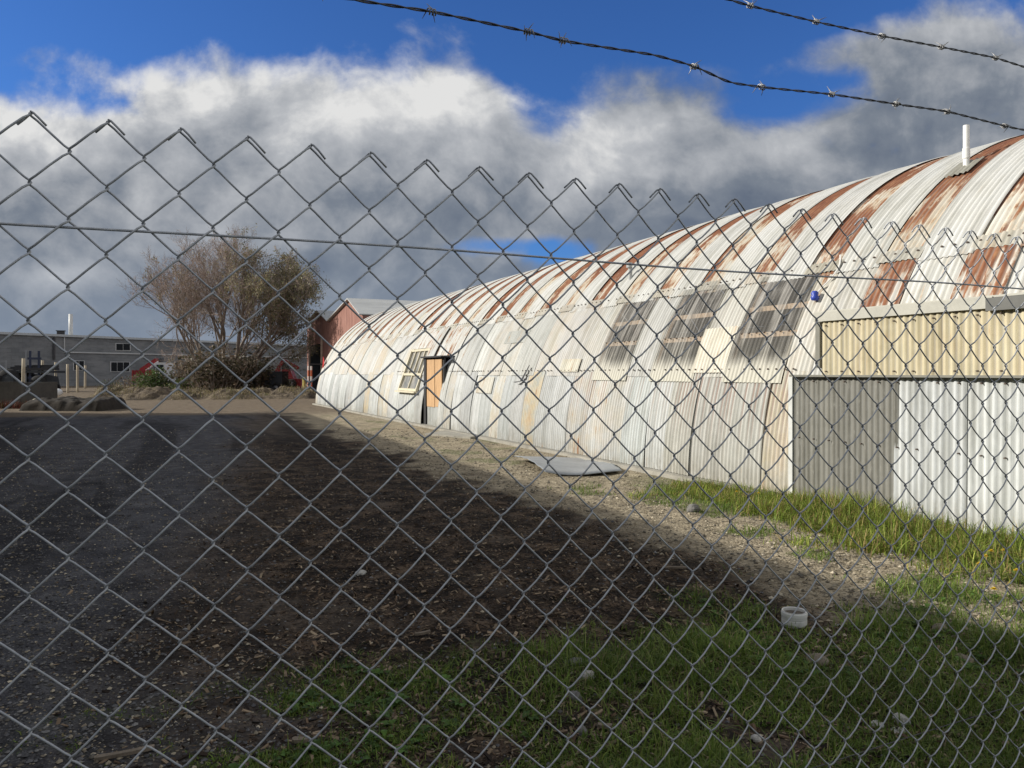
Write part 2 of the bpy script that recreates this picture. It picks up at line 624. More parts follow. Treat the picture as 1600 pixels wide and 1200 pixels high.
# ------------------------------------------------------------------ corrugated sheet material
def sheet_material(name, metal=0.0, rough=0.55):
    m, t, b = new_mat(name)
    uv = t.attr('sheet_uv', 'Vector')
    wear = t.sep(t.attr('wear', 'Vector'))          # rust, streak, yellow
    tint = t.attr('col')
    s = t.sep(uv)
    nst = t.noise(t.mapping(uv, (9.0, 1.1, 1.0)), 1.0, 6, 0.62)         # long streaks down the sheet
    nfine = t.noise(t.mapping(uv, (30.0, 6.0, 1.0)), 1.0, 5, 0.65)
    nbl = t.noise(t.mapping(uv, (2.6, 2.2, 1.0)), 1.0, 6, 0.62)
    corr = t.math('SINE', t.math('MULTIPLY', s[0], 2 * math.pi / 0.0762))
    wc = t.n.new('ShaderNodeTexWhiteNoise'); wc.noise_dimensions = '2D'
    t.put(wc.inputs['Vector'], t.comb(t.math('FLOOR', t.math('DIVIDE', s[0], 0.0762)), t.math('ROUND', s[2]), 0.0))
    flute = t.math('MULTIPLY', t.math('ADD', 0.35, t.smooth(nst, 0.35, 0.65)), t.smooth(wc.outputs[0], 0.25, 0.95), clamp=True)
    tint = t.mix(t.math('MULTIPLY', flute, 0.55), tint, t.mix(1.0, tint, (0.58, 0.585, 0.57), 'MULTIPLY'))
    # weathering of the paint
    c = t.mix(t.smooth(nst, 0.42, 0.70, 0.0, 0.45), tint, t.mix(1.0, tint, (0.70, 0.68, 0.62), 'MULTIPLY'))
    c = t.mix(t.smooth(nbl, 0.50, 0.74, 0.0, 0.4), c, t.mix(1.0, tint, (0.62, 0.64, 0.62), 'MULTIPLY'))
    c = t.mix(t.smooth(nfine, 0.55, 0.75, 0.0, 0.25), c, (0.66, 0.65, 0.60))
    # yellow lichen / old varnish
    c = t.mix(t.math('MULTIPLY', wear[2], t.smooth(nbl, 0.30, 0.62)), c, t.ramp(nst, [(0.35, (0.50, 0.30, 0.11)), (0.6, (0.60, 0.49, 0.27))]))
    # rust in patches following the flutes
    k = t.math('ADD', t.math('MULTIPLY', nst, 0.55), t.math('MULTIPLY', nfine, 0.18))
    k = t.math('ADD', k, t.math('MULTIPLY', nbl, 0.27))
    r = t.math('ADD', t.math('SUBTRACT', wear[0], 1.0), t.math('MULTIPLY', t.math('SUBTRACT', k, 0.5), 3.2))
    r = t.math('ADD', r, 0.5)
    halo = t.smooth(r, -0.12, 0.30)
    core = t.smooth(r, 0.06, 0.26)
    rustc = t.ramp(t.math('ADD', t.math('MULTIPLY', nfine, 0.6), t.math('MULTIPLY', nbl, 0.4)),
                   [(0.32, (0.12, 0.045, 0.026)), (0.5, (0.22, 0.088, 0.046)), (0.68, (0.34, 0.17, 0.085))])
    c = t.mix(t.math('MULTIPLY', halo, 0.75), c, t.mix(nfine, (0.52, 0.36, 0.19), (0.42, 0.22, 0.10)))
    c = t.mix(core, c, rustc)
    # thin rust runs that follow single valleys
    cell = t.math('FLOOR', t.math('DIVIDE', s[0], 0.0762))
    wn = t.n.new('ShaderNodeTexWhiteNoise'); wn.noise_dimensions = '1D'
    t.put(wn.inputs['W'], cell)
    run = t.math('MULTIPLY', t.smooth(corr, 0.0, -0.85), t.smooth(t.math('ADD', wn.outputs[0], t.math('MULTIPLY', nst, 0.5)), 0.95, 0.55))
    run = t.math('MULTIPLY', run, wear[1])
    c = t.mix(run, c, t.mix(nfine, (0.17, 0.062, 0.035), (0.28, 0.14, 0.08)))
    # grime in the valleys, deepened to paint in the shading between flutes
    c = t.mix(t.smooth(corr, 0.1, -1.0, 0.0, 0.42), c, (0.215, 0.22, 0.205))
    mud = t.smooth(t.math('ADD', s[1], t.math('MULTIPLY', t.math('SUBTRACT', nst, 0.5), 0.9)), 0.42, 0.0, 0.0, 0.6)
    c = t.mix(t.math('MULTIPLY', mud, t.smooth(nfine, 0.35, 0.6)), c, (0.21, 0.19, 0.145))
    t.put(b.inputs['Base Color'], c)
    b.inputs['Metallic'].default_value = metal
    t.put(b.inputs['Roughness'], t.math('ADD', rough, t.math('MULTIPLY', core, 0.35), clamp=True))
    b.inputs['Specular IOR Level'].default_value = 0.35
    dent = t.noise(uv, 2.2, 3, 0.5)
    t.put(b.inputs['Normal'], t.bump(t.math('ADD', t.math('MULTIPLY', nfine, 0.08), dent), 0.6, 0.035))
    return m


m_sheet = sheet_material('weathered_corrugated_iron')
m_cream = pbr('cream_paint', (0.62, 0.57, 0.43), 0.6, var=0.12, scale=6)
m_trim = pbr('grey_green_fascia_paint', (0.42, 0.41, 0.355), 0.6, var=0.10, scale=4)
m_trimdark = pbr('dark_fascia_paint', (0.12, 0.12, 0.11), 0.6, var=0.12, scale=4)
m_conc = pbr('old_concrete', (0.30, 0.285, 0.245), 0.9, var=0.25, scale=3, bump=0.4, bscale=40)
m_timber = pbr('weathered_timber', (0.34, 0.25, 0.16), 0.85, var=0.3, scale=5, stretch=(1, 1, 0.12))
m_ply = pbr('raw_plywood', (0.50, 0.315, 0.165), 0.8, var=0.32, scale=4, stretch=(5, 5, 0.35))
m_bolt = pbr('rusty_bolt', (0.10, 0.075, 0.06), 0.7, var=0.3, scale=40)
m_pvc = pbr('white_pipe_plastic', (0.74, 0.74, 0.71), 0.4, var=0.06, scale=4)
m_black = pbr('blackened_steel', (0.03, 0.03, 0.032), 0.6, var=0.3, scale=6)


def arc(phi, dr=0.0):
    return HX - (HR + dr) * np.cos(phi), (HR + dr) * np.sin(phi)


def cor(y, A=0.0105):
    return A * np.sin(2 * math.pi * y / 0.0762)


def curved_sheet(mb, y0, y1, p0, p1, rows, dr, tint, wear_fn, per=6, warp=0.006, A=0.0105):
    """one corrugated sheet bent round the hut between two ring angles"""
    n = max(3, int((y1 - y0) / 0.0762 * per))
    ys = np.linspace(y0, y1, n + 1)
    ps = np.linspace(p0, p1, rows + 1)
    YS, PS = np.meshgrid(ys, ps)
    w1, w2, w3 = RNG.normal(0, warp, 3)
    q = (YS - y0) / (y1 - y0) - 0.5
    e = (PS - p0) / (p1 - p0) - 0.5
    rr = dr + cor(YS, A) + w1 * q + w2 * e + w3 * q * q * 2
    X, Z = arc(PS, rr)
    m, k = YS.shape
    i = np.arange(m - 1)[:, None]; j = np.arange(k - 1)[None, :]
    f = np.stack([i * k + j, (i + 1) * k + j, (i + 1) * k + j + 1, i * k + j + 1], -1).reshape(-1, 4)
    v = np.stack([X, YS, Z], -1).reshape(-1, 3)
    frac = (PS - p0) / (p1 - p0)
    W = wear_fn(YS, frac)
    off = RNG.random() * 50
    uv = np.stack([W[0].ravel(), W[1].ravel(), W[2].ravel(), YS.ravel(), (PS * HR).ravel(), np.full(YS.size, off)], -1)
    mb.add(v, f, tint, uv)


def flat_sheet(mb, x, y0, y1, z0, z1, tint, wear_fn, rows=8, per=6, lean=0.0, dx=0.0):
    """one upright corrugated sheet on the plane x, facing -x"""
    n = max(3, int(abs(y1 - y0) / 0.0762 * per))
    ys = np.linspace(y0, y1, n + 1)
    zs = np.linspace(z0, z1, rows + 1)
    YS, ZS = np.meshgrid(ys, zs)
    X = x + dx - cor(YS) + lean * (ZS - z0)
    m, k = YS.shape
    i = np.arange(m - 1)[:, None]; j = np.arange(k - 1)[None, :]
    f = np.stack([i * k + j, (i + 1) * k + j, (i + 1) * k + j + 1, i * k + j + 1], -1).reshape(-1, 4)
    frac = (ZS - z0) / (z1 - z0)
    W = wear_fn(YS, frac)
    uv = np.stack([W[0].ravel(), W[1].ravel(), W[2].ravel(), YS.ravel(), ZS.ravel(), np.full(YS.size, RNG.random() * 50)], -1)
    mb.add(np.stack([X, YS, ZS], -1).reshape(-1, 3), f, tint, uv)


def const_wear(a, b_=0.0, c_=0.0):
    return lambda Y, fr: (np.full(Y.shape, a), np.full(Y.shape, b_), np.full(Y.shape, c_))


def jit(c, s=0.05):
    g = RNG.normal(0, s)
    return np.clip(np.array(c) * (1 + g) + RNG.normal(0, s * 0.04, 3), 0.02, 0.9)


PH1 = math.asin(1.6 / HR)             # joint at eye level
PH2 = math.asin(3.0 / HR)             # joint under the roof sheets
PHT = math.pi - PH2

hut = thing('nissen_hut', 'long round roofed corrugated iron hut with rust striped white roof', 'hut', (HX, (HY0 + HY1) / 2, 0))
WHITE = (0.61, 0.615, 0.59)
GALV = (0.47, 0.49, 0.485)
GALVL = (0.55, 0.565, 0.555)

# ---- roof sheets: white sheets and rusty sheets in turn
roof = MB()
bays = range(-4, 18)
RP, RC0 = 1.19, 5.15                   # roof sheets: spacing of the rusty strips
strips = range(-4, 30)
for k in strips:
    yc = RC0 + RP * k
    for part in (0, 1):
        hw = 0.255
        if part == 0:
            y0, y1 = yc - hw - 0.02, yc + hw + 0.02
        else:
            y0, y1 = yc + hw - 0.01, yc + RP - hw + 0.01
        y0 = max(y0, HY0); y1 = min(y1, HY1)
        if y1 - y0 < 0.1:
            continue
        if part == 0:
            a = RNG.uniform(0.80, 1.06); cut = RNG.uniform(0.03, 0.20); gap = RNG.uniform(0.2, 0.6)
            ga = RNG.uniform(0.0, 0.45) if RNG.random() < 0.6 else 0.0
            lowr = RNG.uniform(0.50, 0.80)
            def wf(Y, fr, a=a, cut=cut, gap=gap, ga=ga, lowr=lowr):
                f2 = fr * 2.0                                            # 0 at the eaves joint, 1 at the ridge
                r = lowr + (a - lowr) * sstep(f2, cut, cut + 0.28)
                r = r - ga * np.exp(-((f2 - gap * 0.6) / 0.07) ** 2)
                return r, np.full(Y.shape, 0.0), np.full(Y.shape, 0.25)
            curved_sheet(roof, y0, y1, PH2 - 0.020, PHT, 44, -0.006, jit((0.60, 0.585, 0.52), 0.05), wf)
        else:
            a = RNG.uniform(0.02, 0.20)
            def wf(Y, fr, a=a):
                return np.full(Y.shape, a) + 0.22 * np.exp(-(fr / 0.03) ** 2), np.full(Y.shape, 0.0), np.full(Y.shape, 0.05)
            curved_sheet(roof, y0, y1, PH2 - 0.020, PHT, 44, 0.014, jit(WHITE, 0.03), wf)
# sheets of the hidden far flank
curved_sheet(roof, HY0, HY1, PHT, math.pi, 16, 0.0, GALV, const_wear(0.3), per=2)
roof.build('roof_cladding', m_sheet, hut, smooth=True)

# ---- middle band, with three see-through window sheets
mid = MB(); glaz = []
for k in bays:
    yc = YC0 + BAY * k
    for part in (0, 1):
        if part == 0:
            y0, y1 = yc - 0.57, yc + 0.57
        else:
            y0, y1 = yc + 0.54, yc + BAY - 0.54
        if k in (0, 1, 2) and part == 0:
            glaz.append((y0, y1))
            continue
        y0 = max(y0, 7.07); y1 = min(y1, HY1)
        if y1 - y0 < 0.1:
            continue
        cuts = [(y0, y1)]
        # openings for the steel window and the doorway
        def minus(cuts, a, c):
            out = []
            for p, q in cuts:
                if c <= p or a >= q:
                    out.append((p, q)); continue
                if a > p: out.append((p, a))
                if c < q: out.append((c, q))
            return out
        full = minus(minus(cuts, 22.55, 24.6), 20.05, 22.0)
        near_box = False
        for p, q in full:
            if q - p < 0.06:
                continue
            if near_box:
                p0 = math.asin(2.22 / HR)
            else:
                p0 = PH1 - 0.012
            rust = RNG.uniform(0.02, 0.20) if k > -1 else (RNG.uniform(0.50, 0.66) if part == 0 else RNG.uniform(0.12, 0.30))
            stk = RNG.uniform(0.0, 0.30)
            tint = jit((0.52, 0.525, 0.50) if k > -2 else (0.58, 0.58, 0.55), 0.07)
            if k == 0 and part == 1:
                tint = (0.55, 0.54, 0.49)
            ye = 0.0 if RNG.random() < 0.55 else RNG.uniform(0.1, 0.45)
            curved_sheet(mid, p, q, p0, PH2 + 0.004, 12, (-0.004 if part else 0.008), tint,
                         lambda Y, fr, r=rust, s=stk, e=ye: (r + 0.26 * sstep(fr, 0.82, 1.0), np.full(Y.shape, s), np.full(Y.shape, e)))
        # what is left of the sheets over the openings
        for (a, c, ztop) in ((22.55, 24.6, 2.40), (20.05, 22.0, 2.12)):
            p = max(a, y0); q = min(c, y1)
            if q - p > 0.06:
                curved_sheet(mid, p, q, math.asin(ztop / HR), PH2 + 0.004, 6, 0.012, jit((0.60, 0.60, 0.57), 0.05), const_wear(0.45))
for k in range(-4, 2):
    yc = RC0 + RP * k
    for part in (0, 1):
        y0, y1 = (yc - 0.28, yc + 0.28) if part == 0 else (yc + 0.25, yc + RP - 0.25)
        y0 = max(y0, HY0); y1 = min(y1, 7.10)
        if y1 - y0 < 0.1:
            continue
        rust = RNG.uniform(0.55, 0.72) if part == 0 else RNG.uniform(0.12, 0.28)
        curved_sheet(mid, y0, y1, math.asin(2.22 / HR), PH2 + 0.004, 12, (-0.004 if part else 0.008), jit((0.58, 0.58, 0.55), 0.05),
                     lambda Y, fr, r=rust: (r + 0.2 * sstep(fr, 0.8, 1.0), Y * 0 + 0.1, Y * 0 + 0.1))
curved_sheet(mid, 6.50, 7.09, PH1 - 0.012, math.asin(2.26 / HR), 10, -0.012, jit((0.58, 0.58, 0.55), 0.03), const_wear(0.1, 0.05, 0.0))
mid.build('middle_cladding', m_sheet, hut, smooth=True)

# ---- lower band
low = MB()
y = 7.12
k = 0
while y < HY1 - 0.05:
    wdt = RNG.uniform(0.56, 0.74)
    y0, y1 = y, min(y + wdt + 0.04, HY1)
    y += wdt
    rust, stk, ye = RNG.uniform(0.0, 0.16), RNG.uniform(0.0, 0.18), 0.0
    tint = jit(GALV if RNG.random() < 0.6 else GALVL, 0.09)
    if 7.1 < y0 < 9.4:
        stk = 0.95; tint = jit((0.46, 0.455, 0.415), 0.05)
    if 9.4 < y0 < 11.0:
        stk = 0.45
    if 11.1 < y0 < 12.4:
        stk = 1.0; rust = 0.28; ye = 0.25
    if 14.2 < y0 < 14.86:
        ye = 0.7; rust = 0.25
    if 28 < y0 < 28.8:
        ye = 0.6
    elif RNG.random() < 0.15:
        ye = RNG.uniform(0.15, 0.4)
    zt = PH1 + 0.006
    fn = lambda Y, fr, r=rust, s=stk, e=ye: (np.full(Y.shape, r) + 0.12 * (1 - sstep(fr, 0.0, 0.12)), s * (0.10 + 0.90 * sstep(fr, 0.25, 0.9)), np.full(Y.shape, e))
    segs = [(y0, y1)]
    def minus(cuts, a, c):
        out = []
        for p, q in cuts:
            if c <= p or a >= q:
                out.append((p, q)); continue
            if a > p: out.append((p, a))
            if c < q: out.append((c, q))
        return out
    for p, q in minus(minus(segs, 20.05, 22.0), 22.55, 24.6):
        if q - p > 0.05:
            curved_sheet(low, p, q, 0.012, zt, 12, (0.010 if k % 2 else 0.002) - 0.012, tint, fn, warp=0.010)
    p = max(y0, 22.55); q = min(y1, 24.6)
    if q - p > 0.05:
        curved_sheet(low, p, q, 0.012, math.asin(1.02 / HR), 6, -0.004, tint, fn)
    k += 1
low.build('lower_cladding', m_sheet, hut, smooth=True)

# ---- patches screwed over the cladding
for (ya, yb, za, zb, tint, ye) in ((16.9, 17.9, 1.10, 1.50, (0.60, 0.59, 0.52), 0.12), (15.9, 17.1, 2.32, 2.62, (0.42, 0.43, 0.40), 0.0),
                                   (12.9, 13.7, 1.62, 1.88, (0.62, 0.60, 0.50), 0.12), (8.63, 9.39, 1.60, 2.28, (0.70, 0.67, 0.57), 0.1)):
    pat = MB()
    curved_sheet(pat, ya, yb, math.asin(za / HR), math.asin(zb / HR), 4, 0.022, tint, const_wear(0.35, 0.1, ye))
    pat.build('cladding_patch', m_sheet, hut, smooth=True)

# ---- bolts along the two joints
bolt = MB()
for k in bays:
    yc = YC0 + BAY * k
    if yc > 26:
        continue
    for yy in np.arange(yc - 0.9, yc + 0.9, 0.1524):
        yb = round((yy - 0.01905) / 0.0762) * 0.0762 + 0.01905
        for ph in (PH1 + 0.010, PH2 + 0.012):
            if ph < 0.5 and yb < 7.2:
                continue
            if RNG.random() < 0.12 or yb < HY0 + 0.1:
                continue
            x, z = arc(ph, 0.026)
            bolt.lathe([(0.0, -0.014), (0.014, -0.010), (0.016, 0.0), (0.009, 0.010), (0.0, 0.013)], (x, yb, z), 6)
bolt.build('bolts', m_bolt, hut)['kind'] = 'stuff'

# ---- rusty lap flashing along the upper joint
for k in strips:
    yc = RC0 + RP * k
    y0, y1 = max(yc - 0.30, HY0), min(yc + 0.30, HY1)
    if y1 - y0 < 0.2:
        continue
    flash = MB()
    curved_sheet(flash, y0, y1, PH2 - 0.012, PH2 + 0.026, 2, 0.019, jit((0.44, 0.43, 0.385), 0.10), const_wear(RNG.uniform(0.1, 0.42), 0, 0.15))
    flash.build('joint_flashing', m_sheet, hut, smooth=True)

# ---- see-through window sheets with timber rails behind
m_clear, t, b = new_mat('dirty_clear_corrugated_plastic')
uv = t.attr('sheet_uv', 'Vector')
fr = t.sep(t.attr('wear', 'Vector'))[0]
nst = t.noise(t.mapping(uv, (16.0, 0.7, 1.0)), 1.0, 5, 0.6)
nb = t.noise(t.mapping(uv, (3.0, 2.0, 1.0)), 1.0, 4, 0.6)
dirt = t.math('ADD', t.math('MULTIPLY', t.smooth(nst, 0.44, 0.70), 0.62), t.smooth(fr, 0.26, 0.05, 0.0, 1.0))
dirt = t.math('ADD', dirt, t.smooth(nb, 0.5, 0.75, 0.0, 0.25))
dirt = t.math('ADD', dirt, 0.20, clamp=True)
trn = t.n.new('ShaderNodeBsdfTransparent'); trn.inputs[0].default_value = (0.88, 0.88, 0.85, 1)
dif = t.n.new('ShaderNodeBsdfDiffuse'); t.put(dif.inputs[0], t.ramp(fr, [(0.0, (0.50, 0.485, 0.41)), (0.4, (0.44, 0.42, 0.38)), (1.0, (0.38, 0.365, 0.34))]))
gls = t.n.new('ShaderNodeBsdfGlossy'); gls.inputs[1].default_value = 0.35
mx = t.n.new('ShaderNodeMixShader'); t.put(mx.inputs[0], dirt); t.l.new(trn.outputs[0], mx.inputs[1]); t.l.new(dif.outputs[0], mx.inputs[2])
fz = t.n.new('ShaderNodeFresnel'); fz.inputs[0].default_value = 1.45
mx2 = t.n.new('ShaderNodeMixShader'); t.put(mx2.inputs[0], t.math('MULTIPLY', fz.outputs[0], 0.25)); t.l.new(mx.outputs[0], mx2.inputs[1]); t.l.new(gls.outputs[0], mx2.inputs[2])
t.l.new(mx2.outputs[0], t.n['Material Output'].inputs[0])
m_rail = pbr('pale_sawn_rail', (0.56, 0.42, 0.31), 0.8, var=0.15, scale=5)
for n_, (y0, y1) in enumerate(glaz):
    g = MB()
    curved_sheet(g, y0, y1, PH1 - 0.028, PH2 + 0.004, 14, 0.016, (0.5, 0.5, 0.5), lambda Y, fr: (fr, fr * 0, fr * 0))
    win = g.build('window_sheet', m_clear, hut, smooth=True)
    win['label'] = 'dirty see-through corrugated window sheet'
    rl = MB()
    for zz in (1.62, 2.16, 2.55):
        ph = math.asin(zz / HR); x, z = arc(ph, -0.045)
        rl.beam((x, y0 - 0.05, z), (x, y1 + 0.05, z), 0.05, 0.07)
    for yy in (y0 + 0.04, y1 - 0.04):
        pts = [np.array([*arc(p, -0.055), yy])[[0, 2, 1]] for p in np.linspace(PH1, PH2, 8)]
        rl.tube(pts, 0.032, 6)
    rl.build('window_rail', m_rail, win)
    bl = MB()
    for q in np.arange(y0 + 0.10, y1 - 0.05, 0.1524):
        x, z = arc(math.asin(2.16 / HR), 0.026)
        bl.lathe([(0, -0.014), (0.015, -0.008), (0.015, 0.004), (0.0, 0.013)], (x, q, z), 6)
    bl.build('window_bolts', m_bolt, win)

# ---- vertical fronted box on the near flank (upper cream boards, lower grey and white sheets)
BX = 7.20
up = MB()
yy = 6.62
m_yel = m_sheet
while yy > HY0:
    wdt = 0.78
    y0 = max(yy - wdt, HY0)
    flat_sheet(up, BX - 0.035, y0, yy, 1.575, 2.235, jit((0.60, 0.54, 0.375), 0.04), const_wear(0.22, 0.12, 0.18), 5, dx=0.004 * (int(yy * 10) % 2))
    yy -= wdt - 0.03
up.build('upper_front_sheets', m_sheet, hut, smooth=True)
dk = MB()
flat_sheet(dk, BX + 0.022, 6.42, 7.14, -0.02, 1.57, (0.21, 0.205, 0.18), const_wear(-0.6, 0.0, 0.0))
flat_sheet(dk, BX + 0.010, 5.62, 6.45, -0.02, 1.57, (0.195, 0.19, 0.168), const_wear(-0.6, 0.0, 0.0))
dks = dk.build('lower_front_sheet', m_sheet, hut, smooth=True)
dks['label'] = 'dull dark grey corrugated sheets'
wh = MB()
yy = 5.66
cols = [(0.56, 0.58, 0.585), (0.60, 0.615, 0.61), (0.52, 0.53, 0.52), (0.60, 0.615, 0.60), (0.57, 0.58, 0.56), (0.6, 0.6, 0.6)]
for q in range(6):
    y0 = max(yy - 0.80, HY0)
    flat_sheet(wh, BX + 0.0, y0, yy, -0.02, 1.57, jit(cols[q], 0.03), const_wear(-0.1, 0.0, 0.0), lean=0.012, dx=0.010 * (q % 2))
    yy -= 0.77
    if yy < HY0 + 0.1:
        break
whs = wh.build('lower_front_sheet', m_sheet, hut, smooth=True)
whs['label'] = 'bright galvanised corrugated sheets'
fa = MB()
fa.box((BX - 0.075, 4.55, 2.215), (BX - 0.045, 6.70, 2.325))
fa.box((BX - 0.055, HY0, 2.318), (7.86, 6.68, 2.338))
fa.build('fascia_board', m_trim, hut)
fd = MB()
fd.box((BX - 0.095, HY0, 2.19), (BX - 0.060, 4.60, 2.312))
f2 = fd.build('fascia_board', m_trimdark, hut)
f2['label'] = 'dark grey gutter board'
st = MB()
st.box((BX - 0.055, 6.625, 1.66), (7.75, 6.69, 2.212))
st.box((BX - 0.062, HY0, 1.555), (BX - 0.012, 7.10, 1.580))
st.build('box_edge_trim', pbr('shade_grey_edge_trim', (0.20, 0.195, 0.165), 0.7, var=0.12), hut)  # trim darkened to put the strip's shade into its colour
sc = MB()
for zz in (1.50, 0.80, 1.62, 2.16):
    for yb in np.arange(1.5, 6.6 if zz > 1.55 else 7.0, 0.2286):
        yb = round(yb / 0.0762) * 0.0762 - 0.01905
        xx = BX - 0.058 if zz > 1.55 else (BX - 0.012 + (0.012 * zz if yb < 5.6 else 0))
        sc.tube([(xx - 0.008, yb, zz), (xx + 0.02, yb, zz)], 0.009, 7)
sc.build('screws', m_bolt, hut)['kind'] = 'stuff'
cn = MB()
cn.box((BX - 0.006, 7.105, 0.0), (BX + 0.012, 7.17, 1.55))
cn.build('corner_flashing', pbr('zinc_flashing', (0.55, 0.56, 0.54), 0.5, var=0.12), hut)

# ---- concrete footing
ft = MB()
ft.box((7.06, 7.2, -0.2), (7.32, HY1 + 0.1, 0.055))
ft.box((7.13, HY0, -0.2), (7.36, 7.19, 0.05))
ft.build('footing', m_conc, hut)

# ---- end walls
for yw, nm in ((HY0 + 0.02, 'end_wall'), (HY1 - 0.03, 'end_wall')):
    e = MB()
    ps = np.linspace(0, math.pi, 41)
    X, Z = arc(ps, -0.03)
    n = len(ps)
    v = np.concatenate([np.stack([X, np.full(n, yw), Z], -1), np.stack([X, np.full(n, yw), np.zeros(n)], -1)])
    f = [(i, i + 1, n + i + 1, n + i) for i in range(n - 1)]
    uv = np.zeros((2 * n, 6)); uv[:, 0] = 0.4; uv[:, 3] = v[:, 0]; uv[:, 4] = v[:, 2]
    e.add(v, f, GALV, uv)
    e.build('end_wall', m_sheet, hut)

# ---- steel framed window set in the curve
m_glass, t, b = new_mat('dusty_window_glass')
nn = t.noise(t.coord('Object'), 2.5, 4, 0.6)
t.put(b.inputs['Base Color'], t.ramp(nn, [(0.35, (0.14, 0.15, 0.15)), (0.65, (0.38, 0.36, 0.32))]))
b.inputs['Roughness'].default_value = 0.18
b.inputs['Specular IOR Level'].default_value = 0.6
Y0w, Y1w, Z0w, Z1w = 22.6, 24.55, 1.04, 2.38
def wpt(y, z, out=0.0):
    x0 = HX - math.sqrt(HR ** 2 - Z0w ** 2); x1 = HX - math.sqrt(HR ** 2 - Z1w ** 2)
    return np.array([x0 + (x1 - x0) * (z - Z0w) / (Z1w - Z0w) - 0.04 - out, y, z])
sw = MB()
for z in (Z0w + 0.03, Z0w + 0.52, Z1w - 0.03):
    sw.beam(wpt(Y0w, z), wpt(Y1w, z), 0.10, 0.075)
for q in (0.0, 1.0):
    yy = Y0w + 0.03 + q * (Y1w - Y0w - 0.06)
    sw.beam(wpt(yy, Z0w, 0.004), wpt(yy, Z1w, 0.004), 0.075, 0.10, up=(1, 0, 0))
for q in (0.25, 0.5, 0.75):
    yy = Y0w + q * (Y1w - Y0w)
    sw.beam(wpt(yy, Z0w + 0.5, 0.002), wpt(yy, Z1w, 0.002), 0.05, 0.06, up=(1, 0, 0))
yy = Y0w + 0.5 * (Y1w - Y0w)
sw.beam(wpt(yy, Z0w, 0.002), wpt(yy, Z0w + 0.5, 0.002), 0.05, 0.06, up=(1, 0, 0))
sw.beam(wpt(Y0w - 0.08, Z0w - 0.04, 0.05), wpt(Y1w + 0.08, Z0w - 0.04, 0.05), 0.14, 0.05)
wf_ = sw.build('window_frame', m_cream, hut)
gl = MB()
gl.add([wpt(Y0w, Z0w, -0.02), wpt(Y1w, Z0w, -0.02), wpt(Y1w, Z1w, -0.02), wpt(Y0w, Z1w, -0.02)], [(0, 1, 2, 3)])
gl.build('pane', m_glass, wf_)
fl = MB()
curved_sheet(fl, 21.9, 22.6, math.asin(1.9 / HR), PH2, 6, 0.07, (0.50, 0.51, 0.49), const_wear(0.4))
fl.build('loose_flap', m_sheet, hut, smooth=True)

# ---- boarded doorway
DX = 7.34
dr = MB()
dr.box((DX - 0.03, 20.45, 0.62), (DX, 21.02, 2.00)); dr.box((DX - 0.036, 21.05, 0.60), (DX - 0.006, 21.74, 2.00))
door = dr.build('door', m_ply, hut)
door['label'] = 'boarded door of raw plywood strips'
kp = MB()
flat_sheet(kp, DX - 0.01, 20.35, 21.75, 0.02, 0.64, (0.48, 0.50, 0.49), const_wear(0.1))
kp.build('kick_plate', m_sheet, door, smooth=True)
fm = MB()
fm.box((DX - 0.06, 21.78, 0.0), (7.75, 21.97, 2.05))  # black jamb paints in the shadowed reveal left of the boards
fm.box((DX + 0.01, 20.35, 0.0), (DX + 0.06, 21.8, 2.04))
fm.build('dark_door_reveal', m_black, hut)
lt_ = MB(); lt_.box((DX - 0.14, 20.2, 2.055), (7.80, 22.05, 2.10)); lt_.build('lintel', m_black, hut)
ck = MB()
curved_sheet(ck, 20.04, 20.50, 0.012, math.asin(2.12 / HR), 14, 0.018, (0.56, 0.57, 0.55), const_wear(0.1))
ck.build('door_side_sheet', m_sheet, hut, smooth=True)


# ---- pipes on the roof
def roof_point(x, y):
    s = (583 - y) / (x - 255.0) / CS
    ps = np.linspace(0.1, 1.5, 3000)
    X, Z = arc(ps)
    ok = np.nonzero((Z - EYE) - s * X >= 0)[0]
    best = ps[ok[0]] if len(ok) else ps[np.argmax((Z - EYE) / X)]
    X, Z = arc(best)
    zc = F_PX * X / (CS * (x - 255.0))
    return np.array([X, (zc - X * SN) / CS, Z]), zc


p, zc = roof_point(1515, 262)
hgt = 66 / F_PX * zc
vp = MB()
r0 = 4.6 / F_PX * zc
vp.lathe([(r0 * 0.8, hgt - 0.02), (r0 * 0.8, hgt), (r0, hgt), (r0, 0.26), (r0 * 1.18, 0.25), (r0 * 1.18, 0.12), (r0, 0.11), (r0, -0.15)], p, 16)
vpo = vp.build('vent_pipe', m_pvc, hut, smooth=False)
vpo['label'] = 'tall white plastic vent pipe'
fl = MB()
ph = math.asin(p[2] / HR)
curved_sheet(fl, p[1] - 0.17, p[1] + 0.15, ph - 0.05, ph + 0.03, 4, 0.034, (0.34, 0.33, 0.28), const_wear(0.4))
fl.build('pipe_flashing', m_sheet, hut, smooth=True)
p, zc = roof_point(990, 437)
vp = MB()
r0 = 3.2 / F_PX * zc
vp.tube([p + (0, 0, -0.1), p + (0, 0, 0.24)], r0, 10)
vp.tube([p + (-0.02, 0, 0.24), p + (-0.02, 0, 0.34)], r0 * 1.5, 10)
vpo = vp.build('vent_pipe', pbr('grey_galvanised_pipe', (0.42, 0.43, 0.42), 0.5, var=0.15), hut)
vpo['label'] = 'short grey vent pipe'
